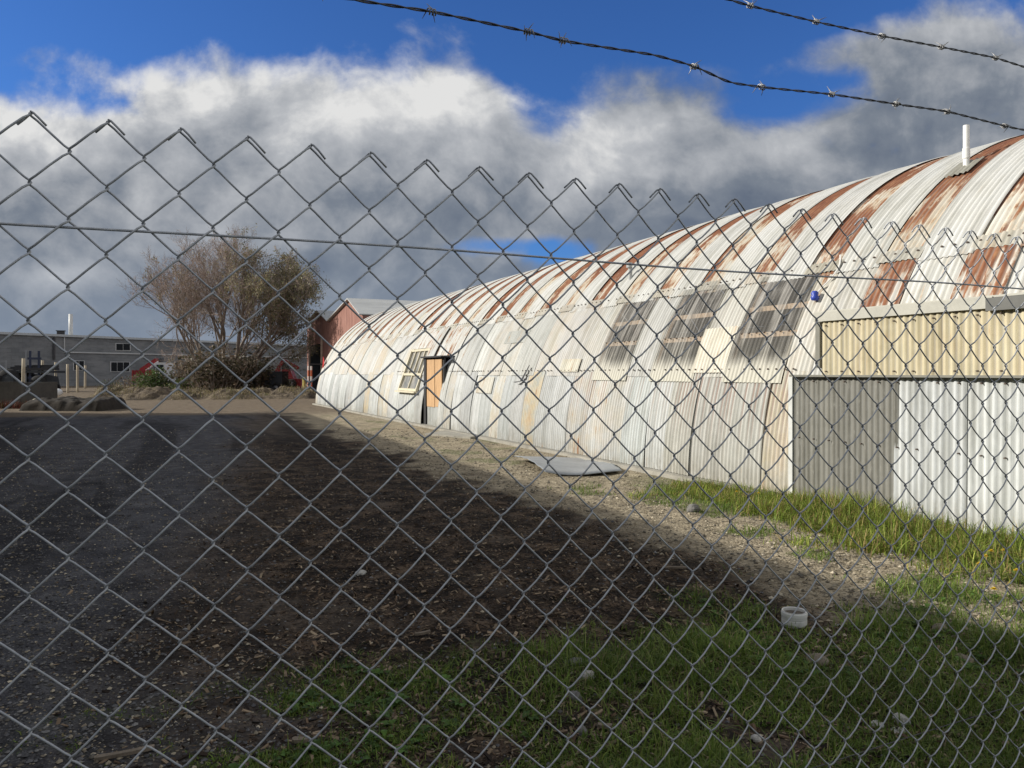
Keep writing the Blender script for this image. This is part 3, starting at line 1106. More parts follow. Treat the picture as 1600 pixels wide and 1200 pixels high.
# blue cap on a drooping cable beside the nearest window
ph = math.asin(2.62 / HR)
x, z = arc(ph, 0.05)
cb = MB()
cpts = [np.array([arc(q, 0.035)[0], 7.32 - 0.10 * math.sin(i * 0.5), arc(q, 0.035)[1]]) for i, q in enumerate(np.linspace(PH2 + 0.04, ph, 9))]
cb.tube(cpts, 0.010, 6)
cable = cb.build('cable', m_pvc, hut)
pl = MB(); pl.lathe([(0, -0.07), (0.045, -0.06), (0.055, -0.02), (0.04, 0.0), (0.05, 0.03), (0.03, 0.06), (0, 0.065)], (x - 0.03, 7.36, z - 0.02), 12)
pl.build('cable_cap', pbr('blue_plastic', (0.03, 0.06, 0.36), 0.4, var=0.1), cable, smooth=True)
# bent dark strip torn loose from the cladding
ts = MB()
x, z = arc(math.asin(1.42 / HR), 0.05)
ts.add([(x, 15.35, 1.42), (x, 15.22, 1.42), (x + 0.07, 14.98, 1.78), (x + 0.07, 15.02, 1.78), (x - 0.09, 15.55, 1.40), (x - 0.09, 15.40, 1.385)],
       [(0, 1, 2, 3), (4, 5, 1, 0)])
ts.build('torn_strip', m_black, hut)

# ------------------------------------------------------------------ tall shed on the left whose shadow lies over the yard
shed = thing('warehouse', 'long tall grey shed along the left of the yard, its shadow over the ground', 'shed', (-12.5, 12, 0))
m_shed, t, b = new_mat('grey_shed_cladding')
P = t.coord('Object')
wv = t.math('SINE', t.math('MULTIPLY', t.math('ADD', t.sep(P)[1], t.sep(P)[0]), 33.0))
t.put(b.inputs['Base Color'], t.ramp(t.noise(t.mapping(P, (1, 1, 0.2)), 1.2, 5, 0.6), [(0.3, (0.16, 0.16, 0.155)), (0.7, (0.27, 0.27, 0.26))]))
b.inputs['Roughness'].default_value = 0.7
t.put(b.inputs['Normal'], t.bump(wv, 0.5, 0.03))
SX, SY0, SY1, SH = -6.9, -14.0, 36.6, 5.76
mb = MB()
xs = (SX, SX - 0.001 - 12.0)
v = [(xs[0], SY0, -0.1), (xs[1], SY0, -0.1), (xs[1], SY0, SH), ((xs[0] + xs[1]) / 2, SY0, SH + 1.0), (xs[0], SY0, SH),
     (xs[0], SY1, -0.1), (xs[1], SY1, -0.1), (xs[1], SY1, SH), ((xs[0] + xs[1]) / 2, SY1, SH + 1.0), (xs[0], SY1, SH)]
v = [(q[0] + 0.02 * q[1], q[1], q[2]) for q in v]
mb.add(v, [(0, 4, 9, 5), (1, 6, 7, 2)])
mb.add(v, [(0, 1, 2), (0, 2, 4), (2, 3, 4), (5, 7, 6), (5, 9, 7), (7, 9, 8)])
mb.build('wall', m_shed, shed)
mb = MB()
for a, c in ((4, 3), (3, 2)):
    A = np.array(v[a]) + (0.12 if a == 4 else 0, 0, 0.02); Cc = np.array(v[c]) + (0, 0, 0.02)
    e = np.array([0.02 * (SY1 - SY0), SY1 - SY0, 0])
    mb.hexa([A, Cc, Cc + e, A + e, A + (0, 0, 0.05), Cc + (0, 0, 0.05), Cc + e + (0, 0, 0.05), A + e + (0, 0, 0.05)])
mb.build('roof', m_shed, shed)
for yy in (4.0, 18.0):
    mb = MB(); mb.box((SX + 0.02 * yy - 0.02, yy, 0), (SX + 0.02 * yy + 0.12, yy + 4.0, 4.0)); mb.build('roller_door', pbr('roller_door_grey', (0.3, 0.3, 0.3), 0.6), shed)

# ------------------------------------------------------------------ chain link fence
PIT = 0.071
H_ = PIT / 2
FX0 = -0.120
ZT = EYE + 0.267
m_wire, t, b = new_mat('galvanised_fence_wire')
P = t.coord('Object')
nw = t.noise(P, 60, 4, 0.6)
ns = t.noise(P, 23, 5, 0.7)
t.put(b.inputs['Base Color'], t.mix(t.smooth(ns, 0.60, 0.70, 0.0, 0.75), t.ramp(nw, [(0.3, (0.31, 0.33, 0.355)), (0.7, (0.52, 0.54, 0.57))]), (0.16, 0.115, 0.085)))
b.inputs['Metallic'].default_value = 0.25
b.inputs['Roughness'].default_value = 0.5
fence = thing('chain_link_fence', 'galvanised chain link fence across the foreground with bent over wire tips along its top', 'fence', (0.6, FENCE_Y, 0))
fm = MB()
k0, k1 = -44, 84
NROW = 52
def fwarp(x, z):
    """slack of the netting: along x, in depth, in height"""
    return (np.array([0.0025 * math.sin(x * 2.3 + z * 3.1) + 0.0015 * math.sin(x * 7.7 - z * 5.0),
                      0.006 * math.sin(x * 1.7 + 1.0) * math.sin(z * 2.1),
                      0.0028 * math.sin(x * 2.9 + 0.6) + 0.0012 * math.sin(x * 9.1 + z * 4.0)]))
for k in range(k0, k1):
    xl = FX0 + k * H_; xr = xl + H_
    at_left = (k % 2 == 0)                       # which side this wire reaches at the top
    det = -8 <= k <= 54
    pts = []
    ov = 0.0011
    # hook at the top
    jx = RNG.normal(0, 0.0006)
    side = at_left
    z = ZT
    if at_left:                                   # comes up leaning left, tip is folded down the far side
        pts += [(xl - 0.0125 + jx, 0.0042, z - 0.0118), (xl - 0.0060, 0.0046, z - 0.0052), (xl - 0.0012, 0.0032, z - 0.0002)]
    else:
        hl = 0.017 + RNG.normal(0, 0.002)
        pts += [(xr + hl + jx, -0.0050, z - hl * 1.0 + 0.0022), (xr + hl * 0.5, -0.0055, z - hl * 0.5 + 0.0024), (xr + 0.0030, -0.0045, z - 0.0006), (xr + 0.0004, -0.0022, z + 0.0012)]
    left = at_left
    for r in range(NROW):
        xa = (xl - ov) if left else (xr + ov)
        xb = (xr + ov) if left else (xl - ov)
        za, zb = ZT - r * H_, ZT - (r + 1) * H_
        front = not left                          # '/' strands run in front, '\' strands behind
        dep = -0.0065 if front else 0.0030
        prof = [(0.0, 0.0), (0.07, 0.45), (0.18, 0.78), (0.5, 1.0), (0.82, 0.78), (0.93, 0.45)] if det else [(0.0, 0.0), (0.5, 1.0)]
        for f, d in prof:
            # rounded elbows
            e = f
            pts.append((xa + (xb - xa) * (e if 0.1 < e < 0.9 else e * (0.55 if e < 0.5 else 1) + (0 if e < 0.5 else 0.03)), dep * d, za + (zb - za) * f))
        left = not left
    pts = np.array([np.array(q) + fwarp(q[0], q[2]) for q in pts])
    pts[:, 1] += FENCE_Y
    fm.tube(pts, 0.00122, 6 if det else 4, cap=True)
fm.build('wire_netting', m_wire, fence, smooth=True)
m_dull = pbr('dull_dark_wire', (0.07, 0.07, 0.075), 0.6, var=0.2, scale=40)
for zz, sag in ((EYE + 0.158, 0.004), (EYE - 0.655, 0.0)):
    tw = MB()
    xs = np.linspace(FX0 + k0 * H_, FX0 + k1 * H_, 140)
    zz_ = zz + 0.0022 * np.sin(xs * 6.0) + 0.006 * (xs - 0.6)
    tw.tube(np.stack([xs, np.full_like(xs, FENCE_Y - 0.0035 if zz > EYE else FENCE_Y + 0.004), zz_], -1), 0.00145 if zz > EYE else 0.0008, 8)
    tw.build('tension_wire', m_wire if zz > EYE else m_dull, fence, smooth=True)
for xp in (FX0 + k0 * H_ - 0.03, FX0 + k1 * H_ + 0.03):
    pm = MB()
    pm.tube([(xp, FENCE_Y + 0.03, -0.1), (xp, FENCE_Y + 0.03, 2.3)], 0.024, 14)
    pm.build('post', m_wire, fence, smooth=True)

# ------------------------------------------------------------------ barbed wire strands above the fence
m_barb, t, b = new_mat('dull_barbed_wire')
nw = t.noise(t.coord('Object'), 80, 4, 0.6)
t.put(b.inputs['Base Color'], t.ramp(nw, [(0.3, (0.05, 0.05, 0.056)), (0.7, (0.14, 0.14, 0.15))]))
b.inputs['Metallic'].default_value = 0.4
b.inputs['Roughness'].default_value = 0.5
m_barbtip = pbr('zinc_barb', (0.30, 0.30, 0.30), 0.42, metal=0.4, var=0.3, scale=90)
strand_pts = {
    'low': [(-1.65, 2.030), (-0.4, 2.045), (0.213, 2.056), (0.315, 2.062), (0.452, 2.0625), (0.506, 2.060), (0.66, 2.068), (0.732, 2.064), (0.80, 2.050),
            (0.865, 2.0535), (1.018, 2.066), (1.173, 2.073), (1.309, 2.080), (1.50, 2.076), (2.0, 2.09), (2.86, 2.11)],
    'high': [(-1.65, 2.150), (-0.4, 2.165), (0.795, 2.1785), (0.841, 2.1775), (0.982, 2.180), (1.138, 2.186), (1.292, 2.195), (1.448, 2.203), (1.53, 2.2005), (2.0, 2.21), (2.86, 2.23)],
}
barb_x = {'low': [0.18, 0.315, 0.452, 0.506, 0.732, 0.865, 1.018, 1.173, 1.309, 1.476], 'high': [0.70, 0.841, 0.982, 1.138, 1.292, 1.448]}
for key, lab in (('low', 'lower barbed wire strand running just above the fence top'), ('high', 'upper barbed wire strand at the top right, above the other strand')):
    bw = thing('barbed_wire', lab, 'barbed wire', (0.6, FENCE_Y, strand_pts[key][0][1]), 'barbed wire strands above the fence')
    sp = np.array(strand_pts[key])
    xs = np.arange(-1.62, 2.85, 0.0035)
    zs = np.interp(xs, sp[:, 0], sp[:, 1])
    ker = np.hanning(19); ker /= ker.sum()
    zp = np.pad(zs, 9, 'edge'); zs = np.convolve(zp, ker, 'valid')
    s = MB()
    for ph in (0, math.pi):
        a = xs * 2 * math.pi / 0.062 + ph + 0.6 * np.sin(xs * 9)
        s.tube(np.stack([xs, FENCE_Y + 0.0011 * np.cos(a), zs + 0.0011 * np.sin(a)], -1), 0.00102, 6)
    s.build('twisted_strand', m_barb, bw, smooth=True)
    for bxp in barb_x[key]:
        zb = float(np.interp(bxp, xs, zs))
        bm = MB()
        a0 = RNG.random() * 6.28
        for q in range(2):
            aa = np.linspace(0, 2 * math.pi * 1.5, 18) + a0 + q * 1.9
            pp = np.stack([bxp + (np.linspace(-0.5, 0.5, 18)) * 0.006 + (q - 0.5) * 0.005, FENCE_Y + 0.0037 * np.cos(aa), zb + 0.0037 * np.sin(aa)], -1)
            def tail(pnt, ang, sgn):
                tdir = np.array([RNG.uniform(0.1, 0.6) * sgn, -math.sin(ang) * sgn, math.cos(ang) * sgn])
                tdir /= np.linalg.norm(tdir)
                return pnt + tdir * RNG.uniform(0.010, 0.014)
            full = np.concatenate([[tail(pp[0], aa[0], -1)], pp, [tail(pp[-1], aa[-1], 1)]])
            rad = np.full(len(full), 0.00095); rad[0] = rad[-1] = 0.0003
            bm.tube(full, rad, 5)
        bm.build('barb', m_barbtip, bw, smooth=True)

# ------------------------------------------------------------------ loose litter of the yard
def attr_mat(name, rough=0.85, gain=1.0, trans=0.0):
    m, t, b = new_mat(name)
    c = t.attr('col')
    n = t.noise(t.coord('Object'), 30, 3, 0.6)
    c = t.mix(1.0, c, t.ramp(n, [(0.25, 0.65 * gain), (0.75, 1.25 * gain)]), 'MULTIPLY')
    t.put(b.inputs['Base Color'], c)
    b.inputs['Roughness'].default_value = rough
    b.inputs['Specular IOR Level'].default_value = 0.25
    if trans:
        tr = t.n.new('ShaderNodeBsdfTranslucent'); t.put(tr.inputs[0], c)
        mx = t.n.new('ShaderNodeMixShader'); mx.inputs[0].default_value = trans
        t.l.new(b.outputs[0], mx.inputs[1]); t.l.new(tr.outputs[0], mx.inputs[2])
        t.l.new(mx.outputs[0], t.n['Material Output'].inputs[0])
    return m


m_bits = attr_mat('loose_bits')
m_leaf = attr_mat('leaf_blades', 0.55, 1.0, 0.3)


def scatter_view(n, zmin, zmax, power=1.0, spread=0.85):
    """random ground points, denser near the fence"""
    u = RNG.random(n)
    zc = zmin * (zmax / zmin) ** (u ** power)
    xc = (RNG.random(n) * 2 - 1) * spread * zc
    return xc * CS + zc * SN, zc * CS - xc * SN


def chips(n, keep, lmin, lmax, palette, thick=0.25, zmin=2.4, zmax=16, spread=0.8, tilt=0.35, wr=(0.15, 0.4)):
    x, y = scatter_view(n, zmin, zmax, spread=spread)
    k = keep(x, y) > RNG.random(n)
    k &= (x < 7.0) & (y > FENCE_Y + 0.05)
    x, y = x[k], y[k]; n = len(x)
    L = lmin * (lmax / lmin) ** (RNG.random(n) ** 1.6)
    W = L * RNG.uniform(*wr, n); T = np.minimum(W * thick, 0.012) + 0.001
    a = RNG.random(n) * 6.283; ti = RNG.normal(0, tilt, n); tj = RNG.normal(0, tilt, n)
    d = np.stack([np.cos(a) * np.cos(ti), np.sin(a) * np.cos(ti), np.sin(ti)], -1)
    s = np.stack([-np.sin(a) * np.cos(tj), np.cos(a) * np.cos(tj), np.sin(tj)], -1)
    u = np.cross(d, s)
    c = np.stack([x, y, hground(x, y) + T * 0.4 + 0.15 * L * np.abs(np.sin(ti))], -1)
    V_ = np.zeros((n, 8, 3))
    q = 0
    for k3 in (-1, 1):
        for i1, j1 in ((-1, -1), (1, -1), (1, 1), (-1, 1)):
            js = RNG.uniform(0.6, 1.0, (n, 2))
            V_[:, q] = c + d * (L / 2 * i1 * js[:, 0])[:, None] + s * (W / 2 * j1 * js[:, 1])[:, None] + u * (T / 2 * k3)[:, None]
            q += 1
    fc = np.array([(0, 3, 2, 1), (4, 5, 6, 7), (0, 1, 5, 4), (1, 2, 6, 5), (2, 3, 7, 6), (3, 0, 4, 7)])
    F_ = (np.arange(n)[:, None, None] * 8 + fc[None]).reshape(-1, 4)
    pal = np.array(palette)
    cc = pal[RNG.integers(0, len(pal), n)] * RNG.uniform(0.6, 1.3, (n, 1))
    m = MB(); m.add(V_.reshape(-1, 3), F_, np.repeat(cc, 8, 0))
    return m


PAL_CHIP = [(0.30, 0.235, 0.16), (0.19, 0.14, 0.095), (0.030, 0.020, 0.014), (0.05, 0.033, 0.021), (0.09, 0.06, 0.037), (0.14, 0.095, 0.06), (0.022, 0.016, 0.012), (0.24, 0.18, 0.12), (0.06, 0.04, 0.028)]
cm = chips(90000, lambda x, y: np.clip(zone(x, y)[0] * 1.0 + 0.08, 0, 1) * (1 - 0.75 * zone(x, y)[3]) * (1 - 0.85 * zone(x, y)[2]), 0.010, 0.065, PAL_CHIP, zmax=17)
tag(cm.build('wood_chips', m_bits), 'scattered brown wood chips and bark over the shaded yard', 'wood chips', kind='stuff')
PAL_ST = [(0.21, 0.185, 0.14), (0.30, 0.26, 0.19), (0.12, 0.11, 0.09), (0.42, 0.37, 0.28), (0.24, 0.20, 0.14), (0.15, 0.13, 0.10)]


def pebbles(n, keep, smin, smax, zmin, zmax, spread=0.85):
    x, y = scatter_view(n, zmin, zmax, spread=spread)
    k = (keep(x, y) > RNG.random(n)) & (x < 7.0) & (y > FENCE_Y + 0.05)
    x, y = x[k], y[k]; n = len(x)
    r = smin * (smax / smin) ** (RNG.random(n) ** 2.0) * np.where(x < 3.5, 0.7, 1.0) * (1 + 0.03 * np.hypot(x, y))
    base = np.array([(1, 0, 0), (0.3, 0.95, 0), (-0.8, 0.6, 0.1), (-0.8, -0.6, -0.1), (0.3, -0.95, 0), (0.1, 0, 0.75), (0, 0, -0.6)])
    V_ = base[None] * RNG.uniform(0.7, 1.3, (n, 7, 1))
    a = RNG.random(n) * 6.283
    X = V_[..., 0] * np.cos(a)[:, None] - V_[..., 1] * np.sin(a)[:, None]
    Y = V_[..., 0] * np.sin(a)[:, None] + V_[..., 1] * np.cos(a)[:, None]
    sx = RNG.uniform(0.7, 1.2, (n, 1))
    V_ = np.stack([X * sx, Y, V_[..., 2] * RNG.uniform(0.6, 1.0, (n, 1))], -1) * r[:, None, None]
    V_ += np.stack([x, y, hground(x, y) + r * 0.25], -1)[:, None]
    fc = np.array([(0, 1, 5), (1, 2, 5), (2, 3, 5), (3, 4, 5), (4, 0, 5), (1, 0, 6), (2, 1, 6), (3, 2, 6), (4, 3, 6), (0, 4, 6)])
    F_ = (np.arange(n)[:, None, None] * 7 + fc[None]).reshape(-1, 3)
    pal = np.array(PAL_ST)
    cc = pal[RNG.integers(0, len(pal), n)] * RNG.uniform(0.7, 1.3, (n, 1))
    m = MB(); m.add(V_.reshape(-1, 3), F_, np.repeat(cc, 7, 0))
    return m


pm = pebbles(90000, lambda x, y: np.clip(zone(x, y)[2] * 0.95 + zone(x, y)[3] * 0.35 + 0.05, 0, 1) * (1 - 0.7 * zone(x, y)[1]), 0.005, 0.020, 2.4, 22)
tag(pm.build('gravel', m_bits), 'loose grey and buff gravel beside the hut and on the yard', 'gravel', kind='stuff')


PAL_KEEP = PAL_ST
PAL_ST = [(0.085, 0.085, 0.09), (0.12, 0.12, 0.125), (0.05, 0.05, 0.054), (0.17, 0.168, 0.165), (0.10, 0.095, 0.09)]
pm = pebbles(90000, lambda x, y: np.clip(zone(x, y)[3] * 0.8 + 0.10 * (1 - zone(x, y)[2]), 0, 1) * (1 - 0.6 * zone(x, y)[1]), 0.005, 0.019, 2.4, 16)
tag(pm.build('gravel', m_bits), 'fine dark grey gravel on the shaded left part of the yard', 'gravel', kind='stuff')
PAL_ST = PAL_KEEP


def blades(x, y, h, wd, col, lean=0.5, seg=3, z0=None):
    n = len(x)
    a = RNG.random(n) * 6.283
    ln = np.abs(RNG.normal(0, lean, n)) + 0.08
    dirx, diry = np.cos(a), np.sin(a)
    b2 = a + 1.57 + RNG.normal(0, 0.5, n)
    sx, sy = np.cos(b2), np.sin(b2)
    zb = hground(x, y) if z0 is None else z0
    V_ = np.zeros((n, (seg + 1) * 2, 3))
    for s in range(seg + 1):
        f = s / seg
        off = ln * h * f ** 1.8
        zz = zb + h * f * (1 - 0.42 * np.minimum(ln, 1.6) * f)
        ww = wd * (1 - f) ** 0.7 * 0.5 + 0.0004
        V_[:, 2 * s] = np.stack([x + dirx * off - sx * ww, y + diry * off - sy * ww, zz], -1)
        V_[:, 2 * s + 1] = np.stack([x + dirx * off + sx * ww, y + diry * off + sy * ww, zz], -1)
    fc = np.array([(2 * s, 2 * s + 1, 2 * s + 3, 2 * s + 2) for s in range(seg)])
    k = (seg + 1) * 2
    F_ = (np.arange(n)[:, None, None] * k + fc[None]).reshape(-1, 4)
    m = MB(); m.add(V_.reshape(-1, 3), F_, np.repeat(col, k, 0))
    return m


def gcol(n, dry=0.12):
    g = np.array([(0.115, 0.175, 0.030), (0.15, 0.215, 0.042), (0.085, 0.145, 0.026), (0.19, 0.235, 0.055)])
    c = g[RNG.integers(0, 4, n)] * RNG.uniform(0.7, 1.25, (n, 1))
    d = RNG.random(n) < dry
    c[d] = np.array((0.26, 0.22, 0.11)) * RNG.uniform(0.6, 1.2, (d.sum(), 1))
    return c


# long grass against the hut's near flank: tussocks
n = 46000
nc = 260
tx = 7.12 - np.abs(RNG.normal(0, 0.42, nc)); ty = RNG.uniform(1.4, 8.7, nc)
tx = np.where(RNG.random(nc) < 0.30, 7.1 - RNG.random(nc) * 1.5 * np.clip((9.0 - ty) / 5, 0.1, 1), tx)
ts_ = RNG.uniform(0.5, 1.25, nc) * (1 - 0.6 * sstep(ty, 5.6, 8.6)) * np.clip(1.15 - 0.35 * (7.1 - tx), 0.35, 1.1)
ci = RNG.integers(0, nc, n)
x = tx[ci] + RNG.normal(0, 0.13, n); y = ty[ci] + RNG.normal(0, 0.15, n)
k = (x < 7.13)
x, y, ci = x[k], y[k], ci[k]; n = len(x)
h = ts_[ci] * RNG.uniform(0.07, 0.31, n)
m = blades(x, y, h, RNG.uniform(0.006, 0.014, n), gcol(n, 0.20) * RNG.uniform(0.75, 1.35, nc)[ci][:, None] * np.array((1.45, 1.30, 1.1)), 0.95, 4)
tag(m.build('long_grass', m_leaf, smooth=True), 'tussocks of long green grass along the foot of the hut wall', 'grass', kind='stuff')

# short grass and moss near the fence and in patches on the gravel
n = 330000
x, y = scatter_view(n, 2.3, 11, spread=0.85)
zz = zone(x, y)
k = (zz[1] > RNG.random(n) * 1.0 + 0.05) & (x < 7.1) & (y > FENCE_Y - 0.3)
x, y = x[k], y[k]; n = len(x)
h = RNG.uniform(0.020, 0.068, n) * (0.6 + 0.9 * fbm(x, y, 3, 2.0))
h = h * (0.45 + 0.75 * sstep(x, 0.3, 2.2)) * (0.6 + 0.8 * sstep(fbm(x + 11, y, 3, 2.6), 0.4, 0.65))
h = np.where(RNG.random(n) < 0.03, h * 2.4, h)
cc = gcol(n, 0.07) * (0.62 + 1.05 * fbm(x + 3, y + 5, 3, 1.3))[:, None]
m = blades(x, y, h, RNG.uniform(0.003, 0.007, n) * (1 + 0.08 * y), cc, 0.9, 2)
tag(m.build('short_grass', m_leaf, smooth=True), 'short patchy grass and moss on the near ground behind the fence', 'grass', kind='stuff')

# flat broad leaved weeds in rosettes
ros = MB()
x, y = scatter_view(2600, 2.4, 7.5, spread=0.8)
zz = zone(x, y)
k = (zz[1] > 0.5) & (x > 0.2) & (x < 7.0) & (fbm(x, y, 3, 0.9) > 0.47)
x, y = x[k], y[k]
lv, lc = [], []
for px, py in zip(x, y):
    r0 = RNG.uniform(0.018, 0.055); z0 = float(hground(px, py))
    base = np.array((0.065, 0.125, 0.022)) * RNG.uniform(0.7, 1.5)
    for q in range(RNG.integers(5, 10)):
        a = RNG.random() * 6.283
        L = r0 * RNG.uniform(0.7, 1.3); wd = L * RNG.uniform(0.22, 0.36); up = RNG.uniform(0.15, 0.9)
        d = np.array([math.cos(a), math.sin(a), 0]); s = np.array([-d[1], d[0], 0])
        b0 = np.array([px, py, z0 + 0.004])
        m1 = b0 + d * L * 0.55 + (0, 0, L * up * 0.6); tp = b0 + d * L + (0, 0, L * up * 0.45)
        lv += [b0, m1 - s * wd, m1 - (0, 0, L * 0.06), m1 + s * wd, tp]
        lc.append(base * RNG.uniform(0.75, 1.3))
lv = np.array(lv); nl = len(lv) // 5
fc = np.array([(0, 1, 2), (0, 2, 3), (1, 4, 2), (2, 4, 3)])
ros.add(lv, (np.arange(nl)[:, None, None] * 5 + fc[None]).reshape(-1, 3), np.repeat(np.array(lc), 5, 0))
tag(ros.build('weeds', m_leaf, smooth=False), 'low broad leaved green weeds in the shaded near right corner', 'weeds', kind='stuff')

# ------------------------------------------------------------------ countable small things on the ground
def stone(px, py, wpx, label, col, flat=0.6, cat='stone', tone=0.2, name='stone'):
    p = G(px, py)
    p[2] = float(hground(p[0], p[1]))
    zc = p[0] * SN + p[1] * CS
    r = wpx / F_PX * zc / 2
    nth, nph = 14, 9
    th = np.linspace(0, 2 * math.pi, nth, endpoint=False); ph = np.linspace(-math.pi / 2, math.pi / 2, nph)
    TH, PHI = np.meshgrid(th, ph)
    sd_ = RNG.random() * 90
    q = 0.72 + 0.55 * fbm(np.cos(TH) * np.cos(PHI) * 1.5 + sd_, np.sin(TH) * np.cos(PHI) * 1.5 + PHI + sd_, 3, 1.2)
    X = r * q * np.sign(np.cos(TH)) * np.abs(np.cos(TH)) ** 0.8 * np.cos(PHI); Y = 0.8 * r * q * np.sin(TH) * np.cos(PHI); Z = r * flat * q * np.sin(PHI)
    rz = RNG.random() * 3
    v = np.stack([X * math.cos(rz) - Y * math.sin(rz), X * math.sin(rz) + Y * math.cos(rz), Z + r * flat * 0.22], -1)
    i = np.arange(nph - 1)[:, None]; j = np.arange(nth)[None, :]
    f = np.stack([i * nth + j, i * nth + (j + 1) % nth, (i + 1) * nth + (j + 1) % nth, (i + 1) * nth + j], -1).reshape(-1, 4)
    m = MB(); m.add(v.reshape(-1, 3) + p, f)
    o = m.build(name, col, loc=p, smooth=False)
    tag(o, label, cat, 'stones lying in the grass')


m_stw = pbr('pale_stone', (0.40, 0.39, 0.36), 0.85, var=0.25, scale=18, bump=0.4, bscale=60)
m_stg = pbr('grey_stone', (0.16, 0.155, 0.145), 0.9, var=0.3, scale=14, bump=0.4, bscale=50)
m_stb = pbr('brown_stone', (0.17, 0.145, 0.11), 0.9, var=0.3, scale=12, bump=0.4, bscale=40)
stone(902, 1040, 34, 'flat grey stone just above a white stone in the near grass', m_stg, 0.5)
stone(917, 1062, 27, 'rounded white stone in the near grass below a flat grey stone', m_stw, 0.7)
stone(898, 1092, 24, 'dark round stone below the white stone in the near grass', m_stg, 0.8)
stone(1278, 1040, 42, 'broad flat brown stone in the weeds below the white pipe cap', m_stb, 0.45)
stone(1371, 1140, 22, 'long white stone at the left of the cluster near the bottom right', m_stw, 0.45)
stone(1408, 1136, 26, 'largest white stone of the cluster near the bottom right', m_stw, 0.8)
stone(1404, 1150, 26, 'flat pale stone at the bottom of the cluster near the bottom right', m_stw, 0.35)
stone(1181, 1160, 18, 'small pale stone in dark weeds left of the white stone cluster', m_stw, 0.8)
stone(1506, 1036, 28, 'half buried grey stone near the right edge in the shade', m_stb, 0.5)
stone(1468, 993, 26, 'brownish stone at the edge of the shadow near the right', m_stb, 0.5)
stone(910, 1140, 18, 'small grey stone low in the mossy grass near the bottom', m_stg, 0.8)
stone(563, 889, 20, 'pale flat stone alone among the wood chips in the yard', m_stw, 0.5)
stone(1083, 795, 26, 'grey lump of rubble beside the gravel in front of the hut', m_stg, 0.7)
stone(1170, 776, 20, 'small brown rock at the left end of the long grass', m_stb, 0.8)


def plank(px, py, lpx, wd, ang, label, mat, name='plank', th=0.014):
    p = G(px, py); p[2] = float(hground(p[0], p[1])) + 0.006
    zc = p[0] * SN + p[1] * CS
    L = lpx / F_PX * zc
    m = MB()
    n = 8
    d = np.array([math.cos(ang), math.sin(ang), 0.0]); s = np.array([-d[1], d[0], 0.0])
    for i in range(2):
        pass
    ts = np.linspace(-0.5, 0.5, n)
    vs = []
    for t_ in ts:
        wj = wd * (0.8 + 0.25 * RNG.random()) * (0.75 if abs(t_) > 0.45 else 1)
        c = p + d * L * t_ + (0, 0, 0.006 + 0.01 * t_ * t_)
        vs += [c - s * wj / 2, c + s * wj / 2, c + s * wj / 2 + (0, 0, th), c - s * wj / 2 + (0, 0, th)]
    f = []
    for i in range(n - 1):
        for q in range(4):
            f.append((i * 4 + q, (i + 1) * 4 + q, (i + 1) * 4 + (q + 1) % 4, i * 4 + (q + 1) % 4))
    f += [(0, 1, 2, 3), ((n - 1) * 4 + 3, (n - 1) * 4 + 2, (n - 1) * 4 + 1, (n - 1) * 4)]
    m.add(vs, f)
    tag(m.build(name, mat, loc=p), label, 'wood')


m_tw = pbr('grey_scrap_wood', (0.19, 0.155, 0.115), 0.9, var=0.3, scale=16, stretch=(1, 1, 1))
plank(195, 1182, 84, 0.028, 0.0 + YAW * -1 + 0.45, 'long thin scrap of wood on the ground near the bottom left', m_tw)
plank(660, 987, 26, 0.022, 0.1, 'short pale wood scrap lying in the middle of the near yard', m_tw)
plank(945, 1140, 22, 0.028, -0.6, 'broken wood scrap in the mossy grass near the bottom centre', m_tw)
plank(1055, 893, 40, 0.02, -0.5, 'thin stick lying near the shadow edge in the mid yard', m_tw)
plank(470, 1166, 26, 0.035, -0.3, 'square bit of board on the green moss at the bottom', m_tw)

# white pipe cap
p = G(1241, 984); p[2] = float(hground(p[0], p[1]))
zc = p[0] * SN + p[1] * CS
r0 = 19.0 / F_PX * zc
hc = 0.098
cap = thing('pipe_cap', 'white plastic pipe end cap standing open on the shaded grass', 'pipe fitting', p)
m = MB()
m.lathe([(0.0, 0.004), (r0 * 0.86, 0.004), (r0 * 0.88, hc), (r0 * 0.98, hc + 0.002), (r0, hc - 0.006), (r0, 0.055), (r0 * 0.985, 0.052), (r0 * 0.985, 0.049), (r0, 0.046), (r0, 0.022), (r0 * 0.80, 0.020), (r0 * 0.78, -0.02)], p, 40)
o = m.build('body', pbr('scuffed_white_plastic', (0.66, 0.66, 0.63), 0.45, var=0.12, scale=12), cap)
m = MB()
m.lathe([(r0 * 1.0, 0.070), (r0 * 1.035, 0.072), (r0 * 1.035, hc - 0.008), (r0 * 1.0, hc - 0.003)], p, 40)
m.build('rim', m_pvc, cap)
m = MB(); m.lathe([(0.0, hc - 0.010), (r0 * 0.5, hc - 0.013), (r0 * 0.872, hc - 0.018)], p, 24)  # added dark disc paints the shade inside the open cap
m.build('dark_inner_disc', pbr('dark_cap_inside', (0.10, 0.085, 0.065), 0.95, var=0.4, scale=30, bump=0.5), cap)

# fallen metal sheet and concrete pad
def on_ground(pix, dz=0.0):
    out = []
    for x, y in pix:
        q = G(x, y); q[2] = float(hground(q[0], q[1])) + dz
        out.append(q)
    return out


